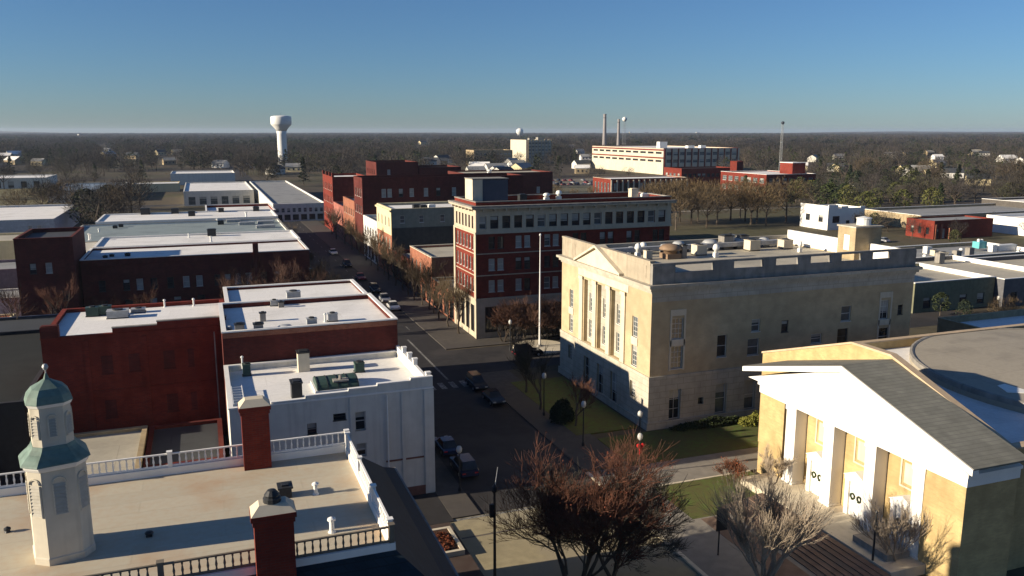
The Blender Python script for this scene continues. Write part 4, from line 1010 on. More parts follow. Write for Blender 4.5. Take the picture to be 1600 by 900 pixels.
wall(m, 'W', oL - .1, oS - .1, oN + .1, 0, 6.3, [h for h in W5 if h[2] < 2], .11)
m.build('stone_facing', ss, ob)
for z0, z1, o in ((17.0, 17.3, .22), (6.3, 6.65, .25), (13.75, 13.9, .06), (10.25, 10.4, .06)):
    band(ob, 'belt_course', ss, oL, oR, oS, oN, z0, z1, o)
k = MB(); k.box(oL - .9, oR + .6, oS - .9, oS - .003, 21.0, 21.25); k.box(oL - .9, oL - .003, oS - .003, oN + .6, 21.0, 21.25); k.build('cornice', ss, ob)
k = MB(); k.box(oL - 1.0, oR + .6, oS - 1.0, oS - .003, 21.253, 21.5); k.box(oL - 1.0, oL - .003, oS - .003, oN + .6, 21.253, 21.5); k.build('cornice_edge', dark_stone, ob)
for i in range(6):
    y = 125.6 + i * 1.9; k = MB(); k.box(oL - .75, oL - .1, y - .12, y + .12, 20.6, 20.99); k.build('bracket', ss, ob)
for i in range(18):
    x = 41 + i * 1.95; k = MB(); k.box(x - .12, x + .12, oS - .75, oS - .1, 20.6, 20.99); k.build('bracket', ss, ob)
m = MB()
for y in (124.45, 135.85): m.box(oL - .2, oL - .102, y - .45, y + .45, 0, 17.0)
m.box(oL - .08, oL + .5, oS - .2, oS - .102, 17.3, 21); m.build('corner_pier', ss, ob)
ph = root('roof_penthouse', (43.5, 129, 21.2), 'tan fronted dark sided lift penthouse on the corner office block', 'penthouse')
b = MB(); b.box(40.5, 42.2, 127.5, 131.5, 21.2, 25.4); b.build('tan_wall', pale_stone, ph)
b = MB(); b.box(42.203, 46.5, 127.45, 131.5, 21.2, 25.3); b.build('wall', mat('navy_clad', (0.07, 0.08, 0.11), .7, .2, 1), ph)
b = MB(); b.box(40.4, 46.6, 127.35, 131.6, 25.41, 25.55); b.build('coping', dark_stone, ph)
for (x, y), s, h, lab, k in (((56.5, 158.4), .8, 1.2, 'white cap vent beside the penthouse', 'w'), ((56.3, 135.4), .9, 1.2, 'left white vent on the office block roof', 'w'), ((58.7, 137.6), .9, 1.6, 'right white vent on the office block roof', 'w'), ((72.3, 132.6), 1.4, 1.6, 'tan box at the right on the office block roof', 'b'), ((74.5, 131.8), 2.4, .7, 'long white box at the right end of the office block roof', 'l'), ((51.6, 134.2), 1.3, 1.0, 'dark box on the office block roof', 'd')):
    y = min(max(y, 125.6), 134.8)
    if k == 'w': exhaust_fan(x, y, 21.2, s * .6, h, lab, white_metal)
    else: roof_box(x, y, 21.2, s, 1.2, h, lab, {'b': pale_stone, 'l': white_metal, 'd': dark_metal}[k])
fp = root('flagpole', (47.5, 115.9, 0), 'tall bare white flagpole before the red office block', 'flagpole')
b = MB(); b.lathe(47.5, 115.9, [(.16, .4), (.13, 8), (.07, 17.4)], 10); b.build('pole', white_metal, fp)
b = MB(); b.lathe(47.5, 115.9, [(.5, 0), (.5, .3), (.3, .45)], 12); b.build('base', concrete, fp)
b = MB(); b.lathe(47.5, 115.9, [(.04, 17.4), (.17, 17.5), (.17, 17.65), (.03, 17.8)], 10); b.build('ball', white_metal, fp)
k = MB(); k.lathe(47.5, 115.9, [(4.2, .0), (4.2, .22), (4.0, .26)], 28); struct('flagpole_plaza', k, pale_stone)
# ---- right row further up the street
block('low_brick_shop', 'low orange brick shopfront beside the red office block', 'shop', 40, 58, 136.3, 151.9, 5.4, orange_brick, grey_roof, zr=5.0, cope=concrete, holes={'W': row(spread(136.8, 151.5, 4), 2.6, .5, 2.8, 'shop')})
block('brick_shop', 'square orange brick building with a pale flat roof beyond the office block', 'shop', 40, 60, 152.1, 169.5, 9.3, orange_brick, gravel_roof, zr=8.9, cope=pale_stone, holes={'W': row(spread(153, 169, 5), 1.2, 5.2, 2, 'sash') + row(spread(152.6, 169, 4), 3, .5, 2.8, 'shop')})
block('low_brick_shop', 'low dark shop between the orange brick building and the cream topped one', 'shop', 40.2, 60, 169.8, 186.6, 6.0, deep_brick, grey_roof, holes={'W': row(spread(170, 186, 4), 2.8, .5, 2.8, 'shop')})
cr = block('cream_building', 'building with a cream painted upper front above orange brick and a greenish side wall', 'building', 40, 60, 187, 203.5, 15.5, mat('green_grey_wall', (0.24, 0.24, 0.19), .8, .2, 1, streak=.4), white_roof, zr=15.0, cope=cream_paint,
      holes={'S': [(x, 1.1, 12.3, 1.7, 'mid') for x in (42.5, 47, 52, 56)] + [(x, 1.1, 8.3, 1.9, 'dark') for x in (42.5, 45, 48, 51, 54, 57)]})
m = MB(); wall(m, 'W', 39.88, 186.95, 203.55, 9.5, 15.49, [(y, 1.4, 11.3, 2.2, 'none') for y in (189.3, 193.2, 197.2, 201.1)], .12); m.box(39.5, 39.87, 186.9, 203.6, 14.9, 15.3); m.build('cream_front', cream_paint, cr)
m = MB(); wall(m, 'W', 39.9, 186.95, 203.55, 0, 9.49, [(y, 1.4, 6.4, 2.1, 'none') for y in (189.3, 193.2, 197.2, 201.1)], .1); m.build('brick_front', orange_brick, cr)
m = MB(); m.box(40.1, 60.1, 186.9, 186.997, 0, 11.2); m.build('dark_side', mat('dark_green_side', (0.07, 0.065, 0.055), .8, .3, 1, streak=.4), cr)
for z in (11.3, 6.4):
    for y in (189.3, 193.2, 197.2, 201.1): put_window(cr, (39.99, y, z), 'W', 1.38, 2.08, 'mid')
m = MB()
for x in (40.1,): pass
m.box(58.2, 59.4, 186.7, 186.89, 0, 15.3); m.build('pale_pipe', white_wall, cr)
for (x, y), lab in (((47.0, 192.0), 'left dark box cluster on the cream building roof'), ((48.2, 189.7), 'middle dark box on the cream building roof'), ((50.4, 190.7), 'right small white box on the cream building roof')):
    roof_box(x, min(max(y, 188), 202), 15.0, 1.6, 1.4, .9, lab, white_metal if 'white' in lab else dark_metal)
block('white_storefront', 'narrow white painted shop building beyond the cream building', 'shop', 40, 58, 203.8, 222.8, 10.8, bright_white, grey_roof, zr=10.4, holes={'W': row(spread(204.5, 222, 5), 1.3, 6.5, 2, 'dark') + row(spread(204.3, 222.3, 4), 3.2, .5, 3, 'shop')})
r2 = block('long_brick_building', 'long dark red brick building with a few pale upstairs windows behind the office block', 'building', 40, 86, 223.1, 236, 20.6, deep_brick, dark_roof, zr=20.0, holes={'S': [(x, 1.2, 15.5, 2.2, 'blind') for x in (45.8, 47.4, 53.5, 57.5, 65.5)] + [(x, 1.2, 15.5, 2.2, 'dark') for x in (50.5, 61, 70, 75, 80)], 'W': row(spread(224, 235, 4), 1.3, 15.5, 2.2, 'sash') + row(spread(224, 235, 4), 1.3, 11, 2.2, 'sash')})
block('orange_shopfront', 'orange red brick shopfront catching the sun up the main street', 'shop', 40, 58, 236.3, 256, 13.4, orange_brick, grey_roof, holes={'W': row(spread(237, 255, 6), 1.3, 9, 2, 'sash') + row(spread(237, 255, 6), 1.3, 5, 2, 'sash')})
block('pink_shopfront', 'lower pinkish brick shopfront before the far red corner building', 'shop', 40, 58, 256.3, 276.6, 10.2, brick('pink_brick', (0.45, 0.16, 0.12), (0.36, 0.12, 0.09), (0.3, .2, .17)), grey_roof, holes={'W': row(spread(257, 276, 6), 1.3, 6, 2, 'sash')})
r1 = block('red_corner_building', 'tall red brick corner building at the far end of the right row', 'building', 40, 52, 277, 300, 18.2, red_brick, white_roof, zr=17.6, holes={'W': [(y, 1.4, z, 2.2, 'sash') for z in (13.6, 9.4, 5.2) for y in spread(278, 299, 6)]})
b = MB()
for y in (277.6, 284, 291, 299.4): b.box(39.9, 40.6, y - .5, y + .5, 18.35, 19.6)
b.build('pinnacle', red_brick, r1)
block('brick_tower_block', 'high dark red building with a narrow sunlit edge above the long brick roofs', 'building', 65, 82, 330, 352, 20.8, deep_brick, dark_roof, holes={'S': [(70, 1.2, 16, 2, 'blind')], 'W': row(spread(332, 350, 4), 1.2, 16, 2, 'dark')})
block('brick_building', 'dark red building stepping down right of the high one', 'building', 82.3, 100, 330, 350, 18.6, deep_brick, dark_roof)
block('brick_building', 'dark red brick building with three pale windows beyond the penthouse', 'building', 92, 128, 300, 322, 17.4, deep_brick, gravel_roof, zr=17.0, holes={'S': [(108, 1.4, 9.5, 2.4, 'blind'), (114.5, 1.4, 9.5, 2.4, 'blind'), (122, 1.4, 9.5, 2.4, 'blind'), (100, 1.4, 9.5, 2.4, 'dark')]})
exhaust_fan(104, 306, 17.0, 1.0, 1.6, 'white cap vent on the dark red building beyond the penthouse', white_metal)

# ================================================================ FAR BUILDINGS
wt = root('water_tower', (71.2, 798.7, 0), 'tall white water tower with a bulbous tank on a single shaft', 'water tower')
b = MB(); b.lathe(71.2, 798.7, [(6.2, 0), (4.6, 3), (4.2, 8), (4.2, 30), (4.6, 34)], 28); b.build('shaft', white_metal, wt, True)
b = MB(); b.lathe(71.2, 798.7, [(4.4, 33), (6.0, 35.6), (8.8, 38.6), (9.3, 39.6), (9.3, 45.4), (8.7, 46.3), (5.5, 46.9), (.5, 47.3)], 32); b.build('tank', white_metal, wt, True)
b = MB(); b.tube((71.2, 798.7, 47.5), (71.2, 798.7, 49.5), .15, .1); b.build('mast', dark_metal, wt)
mill_cream = mat('mill_cream', (0.60, 0.54, 0.42), .8, .15, .5, streak=.3)
fa = block('mill_factory', 'long many windowed mill building with a sunlit cream end and red window bands', 'factory', 333, 402, 565, 690, 20.0, mill_cream, white_roof, zr=19.4, cope=red_brick,
      holes={'S': [(x, 4.0, z, 2.6, 'mill') for z in (14.6, 9.0, 3.4) for x in spread(335, 400, 11)], 'W': [(y, 9.0, z, 1.5, 'shop') for z in (15.8, 9.6) for y in spread(566, 689, 10)]})
m = MB()
for z in (18.2, 12.2): wall(m, 'W', 332.8, 564.9, 690.1, z, z + 1.1, [], .1)
for x in spread(335, 400, 11): pass
for i in range(12): x = 334.3 + i * 5.95; m.box(x - .5, x + .5, 564.6, 564.98, 0, 19.8)
m.build('red_band', red_brick, fa)
for i, (x, y, s, h, lab) in enumerate(((352, 600, 7, 5, 'tall white box on the mill roof'), (340, 580, 5, 2.5, 'low white box at the sunlit end of the mill roof'), (372, 590, 6, 2, 'low white box at the middle of the mill roof'), (390, 600, 5, 2, 'low white box at the right end of the mill roof'))):
    roof_box(x, y, 19.4, s, s * .7, h, lab, white_metal)
def smokestack(x, y, r0, h, lab):
    r = root('smokestack', (x, y, 0), lab, 'smokestack', 'smokestacks behind the mill')
    b = MB(); b.lathe(x, y, [(r0, 0), (r0 * .6, h - 1), (r0 * .75, h - .8), (r0 * .72, h)], 16); b.build('stack', mat('grey_stack', (0.3, 0.28, 0.28)), r)
    b = MB(); b.lathe(x, y, [(r0 * .6, h * .9), (r0 * .68, h * .9 + .4), (r0 * .6, h * .9 + .9)], 16); b.build('ring', dark_metal, r)
smokestack(520, 1040, 3.2, 56, 'left and taller of the two slim smokestacks on the horizon')
smokestack(531, 1020, 2.6, 49, 'right and shorter of the two slim smokestacks on the horizon')
def small_tower(x, y, h, rad, lab, m):
    r = root('water_tower', (x, y, 0), lab, 'water tower')
    b = MB()
    for a in range(6): t = a * math.pi / 3; b.tube((x + rad * .9 * math.cos(t), y + rad * .9 * math.sin(t), 0), (x + rad * .6 * math.cos(t), y + rad * .6 * math.sin(t), h - rad * 1.6), .05 * rad + .02, .04 * rad + .02)
    for q in (.35, .7):
        for a in range(6):
            t, u = a * math.pi / 3, (a + 1) * math.pi / 3; k = .9 - .3 * q
            b.tube((x + rad * k * math.cos(t), y + rad * k * math.sin(t), (h - rad * 1.6) * q), (x + rad * k * math.cos(u), y + rad * k * math.sin(u), (h - rad * 1.6) * q), .05, .05)
    b.build('leg', grey_metal, r)
    b = MB(); b.lathe(x, y, [(rad * .3, h - rad * 2), (rad * .8, h - rad * 1.6), (rad, h - rad * 1.1), (rad, h - rad * .6), (rad * .5, h - .15 * rad), (.1, h)], 18); b.build('tank', m, r, True)
small_tower(537, 1015, 52, 3.2, 'little legged water tank beside the right smokestack', white_metal)
small_tower(334, 427, 39, 1.0, 'slender tower with a dark cap and white band above the right hand trees', mat('dark_tank', (.05, .06, .08)))
small_tower(1333, 3500, 47, 16, 'distant white water tank on the skyline left of centre', white_metal)
tb = block('apartment_tower', 'pale cream ended apartment tower of seven storeys before the skyline', 'building', 311.6, 340, 800, 846, 24.2, mill_cream, grey_roof, holes={'S': [(x, 2.4, z, 1.8, 'mid') for z in (20, 16.6, 13.2, 9.8, 6.4) for x in spread(314, 339.5, 7)]})
m = MB()
for i in range(8): x = 314 + i * 3.64; m.box(x - .3, x + .3, 799.4, 799.98, 0, 24.3)
m.build('pier', tan_brick, tb)
roof_box(333, 815, 23.6, 7, 6, 3.0, 'tall roof house on the apartment tower', concrete); roof_box(322, 815, 23.6, 4, 5, 2.2, 'small roof house at the left of the apartment tower', concrete)
block('office_building', 'broad grey white topped building left of the apartment tower', 'building', 243, 282, 760, 785, 15.2, tan_brick, white_roof, holes={'S': [(x, 2.6, z, 1.5, 'mid') for z in (11, 7) for x in spread(244, 281, 9)]})
ba = block('arcade_building', 'brick building with a red sunlit end and a row of tall pale piers', 'building', 187, 230, 366, 386, 10.0, red_brick, white_roof, zr=9.6, cope=pale_stone, holes={'S': [(x, 1.6, 2.5, 5.5, 'dark') for x in spread(188, 229, 14)], 'W': [(y, 1.6, 2.5, 5.5, 'mid') for y in spread(367, 385, 5)]})
m = MB()
for i in range(15): x = 187.3 + i * 3.03; m.box(x - .35, x + .35, 365.5, 365.98, 0, 9.5)
m.build('pier', pale_stone, ba)
block('red_mill_wing', 'red brick wing with a dark window band between the mill and the arcade building', 'building', 263, 300, 425, 445, 11.5, red_brick, dark_roof, holes={'S': [(x, 2.2, 6.5, 2.0, 'dark') for x in spread(264, 299, 11)], 'W': [(y, 2.2, 6.5, 2.0, 'mid') for y in spread(426, 444, 4)]})
block('red_stair_tower', 'narrow red brick stair tower right of the dark window band', 'tower', 296, 300.5, 418, 424.6, 15.5, red_brick, dark_roof)
bb = block('red_mill_building', 'red brick mill building with a bright white flat roof before the right hand trees', 'building', 262, 292, 345, 384, 11.8, red_brick, white_roof, zr=11.4, cope=bright_white, holes={'W': [(y, 3.6, z, 2.4, 'mill') for z in (7.5, 3) for y in spread(346, 383, 7)], 'S': [(x, 2.6, z, 2.6, 'mid') for z in (7.3, 2.8) for x in spread(263, 291, 7)]})
m = MB(); m.box(283, 291, 352, 362, 11.4, 17.0); m.build('stair_house', red_brick, bb)
m = MB(); m.box(282.8, 291.2, 351.8, 362.2, 17.003, 17.3); m.build('stair_house_cap', bright_white, bb)
ws = block('white_shop', 'small bright white building with a jagged parapet beyond the classical roof', 'shop', 197.5, 213, 226, 240, 7.2, bright_white, gravel_roof, zr=6.6, holes={'W': [(229.5, 2.2, 2.6, 2.2, 'dark'), (236, 2.2, 2.6, 2.2, 'dark')], 'S': [(201, 3.0, 2.5, 2.2, 'shop'), (206, 1.5, .3, 2.8, 'dark'), (210, 2.4, 2.5, 2.2, 'shop')]})
m = MB(); m.box(197.5, 201.5, 225.9, 226.3, 7.345, 8.5); m.box(203, 205.8, 225.9, 226.3, 7.345, 8.0); m.box(211, 213, 225.9, 226.3, 7.345, 7.8); m.box(197.4, 197.8, 226.3, 240, 7.345, 8.2); m.build('jagged_parapet', bright_white, ws)
bq = block('brick_bar', 'small red brick building with an arched entrance bay at the right', 'building', 211.5, 236, 195, 206, 5.6, red_brick, grey_roof, zr=5.3, holes={'S': [(213, 1.0, .4, 2.8, 'dark'), (215.5, 1.0, .4, 2.8, 'blind')], 'W': row(spread(196, 205, 3), 1.2, 1.5, 2, 'dark')})
m = MB(); m.box(217, 221, 194.2, 194.99, 0, 3.4); m.box(212, 212.6, 194.8, 194.99, 0, 4.6); m.box(214.2, 214.8, 194.8, 194.99, 0, 4.6); m.build('arched_bay', orange_brick, bq)
# low commercial roofs at the right edge
low = [
 ('low_commercial_building', 'low olive walled building with white edged roof just right of the classical building', 121.2, 141, 114.8, 133, 5.6, mat('olive_wall', (0.20, 0.20, 0.13), streak=.3), gravel_roof),
 ('low_commercial_building', 'low building with a white edged tan roof at the right, second from the classical building', 141.3, 158, 113, 140, 5.4, mat('slate_wall', (0.12, 0.12, 0.13), streak=.3), gravel_roof),
 ('low_commercial_building', 'low wide roofed building at the right edge with small white units', 158.3, 200, 108, 136, 5.2, mat('dim_wall', (0.14, 0.13, 0.13), streak=.3), gravel_roof),
 ('low_commercial_building', 'low grey roofed building behind the white edged roofs', 143, 190, 142, 160, 4.6, tan_brick, grey_roof),
 ('strip_mall', 'long flat grey roofed building in the middle distance at right', 228, 330, 216, 244, 4.8, tan_brick, grey_roof),
 ('strip_mall', 'white roofed store at the right edge of the middle distance', 246, 300, 181, 206, 5.4, bright_white, white_roof),
 ('strip_mall', 'white capped dark store farther out at the right edge', 295, 350, 228, 250, 6.2, mat('dark_store', (.1, .09, .08)), white_roof)]
for nm, lab, a, b_, c, d, h, wm, rm in low:
    hs = {'S': row(spread(a + 1, b_ - 1, max(3, int((b_ - a) / 4))), 1.8, .8, 2.0, 'dark')}
    bl = block(nm, lab, 'store' if 'mall' in nm else 'building', a, b_, c, d, h, wm, rm, zr=h - .8, holes=hs, cope=bright_white)
    if nm.startswith('low'):
        k = MB(); k.box(b_ - .42, b_ - .36, c + .4, d - .4, h - .8, h - .01); k.build('white_parapet_face', bright_white, bl)
for (x, y), lab, k in (((164.5, 153.1), 'white box on the low roof just right of the classical building', 'b'), ((155.3, 145.1), 'small white vent near the white edged roof corner', 'w'), ((156.0, 140.6), 'cream box unit on the low white edged roof', 'a'), ((162.6, 149.1), 'grey cluster unit on the low roofs', 'a'), ((158.8, 139.6), 'dark tall box between the two low roofs', 'd'), ((172.2, 150.2), 'thin white post on the low roofs', 'w'), ((169.4, 145.4), 'small dark box before the red brick bar', 'd'),
    ((181.9, 149.7), 'white crate like unit right of the teal tank', 'b'), ((186.8, 150.3), 'long white unit at the right on the low roofs', 'l'), ((185.9, 145.8), 'white cap vent at the right edge on the low roofs', 'w'), ((149.8, 135.9), 'dark green box at the near roof edge', 'd')):
    z = 4.8 if x < 158 else 4.4
    if y > 141: z = 3.8
    if k == 'w': exhaust_fan(x, y, z, .5, 1.3, lab, white_metal)
    elif k == 'a': ac_unit(x, y, z, 1.5, 1.4, 1.4, lab, pale_stone)
    elif k == 'l': roof_box(x, y, z, 6, 1.6, 1.3, lab, white_metal)
    else: roof_box(x, y, z, 1.5, 1.3, 1.5 if k == 'b' else 2.0, lab, white_metal if k == 'b' else dark_stone)
tt = root('teal_tank', (180.1, 151.9) + (4.4,), 'bright teal rooftop unit among the white ones at the right', 'rooftop unit')
x, y = tt.location[0], tt.location[1]
b = MB(); b.box(x - 1.3, x + 1.3, y - 1, y + 1, 4.5, 6.1); b.build('body', teal_paint, tt)
b = MB(); b.lathe(x - .5, y, [(.35, 6.1), (.35, 6.7), (.1, 6.8)], 10); b.lathe(x + .6, y, [(.35, 6.1), (.35, 6.6), (.1, 6.7)], 10); b.build('vent', white_metal, tt)

# scattered far houses and sheds
HW = {}
def house(x, y, w, d, h, rz, wm, rm, lab, group='houses scattered among the far trees'):
    r = root('house', (x, y, 0), lab, 'house', group); r.rotation_euler = (0, 0, rz)
    b = MB(); b.box(x - w / 2, x + w / 2, y - d / 2, y + d / 2, 0, h)
    for s in (-1, 1):
        b.poly([(x + s * w / 2, y - d / 2, h), (x + s * w / 2, y + d / 2, h), (x + s * w / 2, y, h + d * .3)])
    b.build('wall', wm, r)
    b = MB(); o = .5
    for s in (-1, 1):
        b.quad((x - w / 2 - o, y + s * (d / 2 + o), h - .25), (x + w / 2 + o, y + s * (d / 2 + o), h - .25), (x + w / 2 + o, y, h + d * .3 + .1), (x - w / 2 - o, y, h + d * .3 + .1))
    b.build('roof', rm, r)
    for i in range(3):
        put_window(r, (x + w * (-.3 + .3 * i), y - d / 2 - .06, h * .35), 'S', 1.2, 1.5, 'dark')
    return r

# ================================================================ TREES
def grow(tr, tw, p, d, L, r, lev, rng, split=3, spreadv=.55, thr=3, up=.12, leaf=None):
    q = p + d * L
    if lev >= 2:
        j = L * .09; m1 = p + d * (L * .5) + Vector((rng.uniform(-j, j), rng.uniform(-j, j), rng.uniform(-j, j) * .6))
        q = p + d * L
        (tr if lev >= thr else tw).tube(p, m1, r, r * .86, 5 if r > .06 else 4); (tr if lev >= thr else tw).tube(m1, q, r * .86, r * .72, 5 if r > .06 else 4)
    else: tw.tube(p, q, max(r, .012), max(r * .6, .008), 3)
    if lev == 0:
        if leaf is not None and rng.random() < leaf[1]:
            for k in range(leaf[2]):
                c = q + Vector((rng.uniform(-.35, .35), rng.uniform(-.35, .35), rng.uniform(-.35, .35))); s = rng.uniform(.03, .07)
                a = Vector((rng.uniform(-1, 1), rng.uniform(-1, 1), rng.uniform(-1, 1))) * s; b = Vector((rng.uniform(-1, 1), rng.uniform(-1, 1), rng.uniform(-1, 1))) * s
                leaf[0].quad(tuple(c - a), tuple(c - b), tuple(c + a), tuple(c + b))
        return
    n = split + (1 if rng.random() < .3 else 0)
    for k in range(n):
        t = 1.0 if k == 0 else rng.uniform(.45, 1.0)
        a = Vector((rng.uniform(-1, 1), rng.uniform(-1, 1), rng.uniform(-.5, .8)))
        nd = (d + a * spreadv * rng.uniform(.7, 1.5) * (1.1 if k else .5) + Vector((0, 0, up))).normalized()
        grow(tr, tw, p + d * (L * t), nd, L * rng.uniform(.58, .98), r * (.68 if k == 0 else .55), lev - 1, rng, split, spreadv, thr, up, leaf)

def near_tree(name, x, y, h, seed, label, levels=6, split=3, trunk=bark, twig=twig_brown, stems=1, base=.0, sv=.55, leafm=None, leafp=.5, leafn=4, group=None, cat='tree', r0=None, zup=.12):
    rng = random.Random(seed)
    r = root(name, (x, y, base), label, cat, group)
    tr, tw, lf = MB(), MB(), MB()
    f = sum(.81 ** k for k in range(levels + 1))
    L = h / f * 1.12
    for s in range(stems):
        a = 2 * math.pi * s / stems + rng.random()
        d = Vector((0, 0, 1)) if stems == 1 else Vector((math.cos(a) * .5, math.sin(a) * .5, 1)).normalized()
        grow(tr, tw, Vector((x + (0 if stems == 1 else .15 * math.cos(a)), y + (0 if stems == 1 else .15 * math.sin(a)), base)), d, L * (1 if stems == 1 else .8), (r0 or h * .022) / (1 if stems == 1 else 1.5), levels, rng, split, sv, 3, zup, (lf, leafp, leafn) if leafm else None)
    tr.build('trunk', trunk, r); tw.build('branches', twig, r)
    if leafm and lf.f: lf.build('leaves', leafm, r)['kind'] = 'stuff'
    return r

near_tree('bare_tree', 23.6, 50.0, 14.2, 11, 'large bare tree with rusty twigs at the near street corner', 7, 3, stems=3, twig=twig_red, leafm=leaf_rust, leafp=.12, leafn=2, sv=.7, zup=.06)
near_tree('bare_tree', 27.0, 51.2, 10.5, 12, 'second large dark bare tree right of the rusty twigged one', 7, 3, stems=3, sv=.7, zup=.06)
near_tree('bare_tree', 37.2, 46.6, 9.2, 13, 'pale many stemmed crape myrtle before the portico', 5, 3, trunk=pale_bark, twig=pale_bark, stems=8, sv=.42, zup=.12)
near_tree('bare_tree', 47.8, 59.6, 3.6, 15, 'bare shrub like tree at the left portico pillar', 5, 3, stems=4, trunk=bark, twig=pale_bark, sv=.45, base=.78)
near_tree('bare_tree', 47.9, 45.0, 5.4, 16, 'bare crape myrtle at the right hand portico door', 5, 3, stems=5, trunk=pale_bark, twig=pale_bark, sv=.42, base=.4)
near_tree('bare_tree', 45.6, 62.6, 2.6, 17, 'small reddish shrub on the corner lawn', 5, 3, stems=5, twig=twig_red, leafm=leaf_rust, leafp=.3, leafn=2)
near_tree('bare_tree', 36.4, 88.5, 7.6, 18, 'dark bare street tree before the buff building front', 6, 3, twig=twig_brown)
near_tree('bare_tree', 38.0, 81.8, 6.8, 19, 'reddish bare tree at the near end of the buff building front', 6, 3, twig=twig_red)
near_tree('bare_tree', 37.2, 95.2, 7.2, 20, 'dark bare tree at the far end of the buff building front', 6, 3, twig=twig_brown)

def shrub(name, x, y, z, rx, ry, h, n, m, label, seed=1, cat='shrub', group=None, s0=.09):
    rng = random.Random(seed); b = MB()
    for k in range(n):
        a = rng.uniform(0, 2 * math.pi); u = rng.random() ** .5; v = rng.random()
        hh = h * (1 - .55 * u * u) * (0.75 + .35 * noise.noise(Vector((math.cos(a) * u * 2, math.sin(a) * u * 2, seed))))
        c = Vector((x + math.cos(a) * rx * u, y + math.sin(a) * ry * u, z + hh * v ** .6)); s = s0 * rng.uniform(.6, 1.5)
        e = Vector((rng.uniform(-1, 1), rng.uniform(-1, 1), rng.uniform(-1, 1))) * s; f = Vector((rng.uniform(-1, 1), rng.uniform(-1, 1), rng.uniform(-1, 1))) * s
        b.quad(tuple(c - e), tuple(c - f), tuple(c + e), tuple(c + f))
    r = root(name, (x, y, z), label, cat, group)
    b.build('foliage', m, r)
    st = MB()
    for k in range(5): st.tube((x, y, z), (x + rng.uniform(-.5, .5) * rx, y + rng.uniform(-.5, .5) * ry, z + h * .6), .03, .015, 4)
    st.build('stem', bark, r)
    return r
shrub('shrub', 57.6, 75.4, .1, 2.2, 1.0, 1.6, 2600, mat('yellow_green_leaves', (0.22, 0.22, 0.04), .8, .4, 3), 'yellow green shrub in the sun at the corner of the buff and portico buildings', 3)
shrub('hedge', 52, 76.6, .1, 5.0, .8, 1.2, 3000, ever_green, 'dark hedge along the foot of the buff building', 4, 'hedge')
shrub('shrub', 16.2, 60.2, .45, 1.0, 1.6, .5, 500, leaf_rust, 'rust coloured planting in the brick planter', 5)
shrub('magnolia', 37.2, 83.8, .1, 1.4, 1.4, 3.4, 2600, ever_green, 'dark evergreen shrub near the entrance of the buff building', 6, s0=.14)

# street trees along the main street: bare, catching the sun above roof shadow
ST = [near_tree('street_tree', 38.2, 128.5, 8.6, 31, 'bare tan street tree', 6, 3, twig=twig_tan, trunk=bark, sv=.5),
      near_tree('street_tree', 38.0, 140.0, 7.8, 32, 'bare tan street tree', 6, 3, twig=twig_tan, trunk=bark, sv=.55)]
glab = 'bare tan street tree on the right pavement of the main street'
for t in ST: t['label'] = glab; t['group'] = 'street trees on the right pavement'
rt = random.Random(8)
for k, y in enumerate((134, 145, 149, 153, 158, 163.5, 169, 175, 182, 189, 196, 204, 213, 223, 234, 246, 259, 272)):
    copy_thing(ST[k % 2], (38.2 + rt.uniform(-.4, .4), y, 0), rt.uniform(0, 6), glab, 'street trees on the right pavement', rt.uniform(.8, 1.1))
gl2 = 'bare brown street tree on the left pavement of the main street'
for k, y in enumerate((133, 141, 150, 160, 172, 185, 199, 214, 230, 248, 268)):
    copy_thing(ST[(k + 1) % 2], (20.2, y, 0), rt.uniform(0, 6), gl2, 'street trees on the left pavement', rt.uniform(.75, 1.0))
RT = near_tree('bare_tree', 12.2, 150.5, 10.0, 33, 'reddish brown bare tree', 6, 3, twig=twig_red, sv=.6)
gl3 = 'reddish brown bare tree in the lot before the long dark brick building'
RT['label'] = gl3; RT['group'] = 'trees before the long dark brick building'
for x, y, s in ((6.5, 153, .95), (16.8, 149, .9), (9.6, 146, .85), (2.8, 149, .8), (19.8, 146.5, .7), (-23, 150, .85), (-29, 146, .9), (-10, 151, .65), (-16, 149, .6)):
    copy_thing(RT, (x, y, 0), rt.uniform(0, 6), gl3, RT['group'], s)
BT = near_tree('bare_tree', 47.0, 121.4, 8.0, 34, 'brown bare tree', 7, 3, twig=twig_red, sv=.75, stems=3)
gl4 = 'brown bare tree in the row before the wall of the red office block'
BT['label'] = gl4; BT['group'] = 'trees before the red office block'
for k, x in enumerate((43.4, 45.2, 48.8, 50.6, 52.4, 54.2, 56, 57.8, 59.6, 61.5, 65, 69, 73)):
    copy_thing(BT, (x, 121.2 + rt.uniform(-1.2, 1.2), 0), rt.uniform(0, 6), gl4, BT['group'], rt.uniform(.85, 1.08))

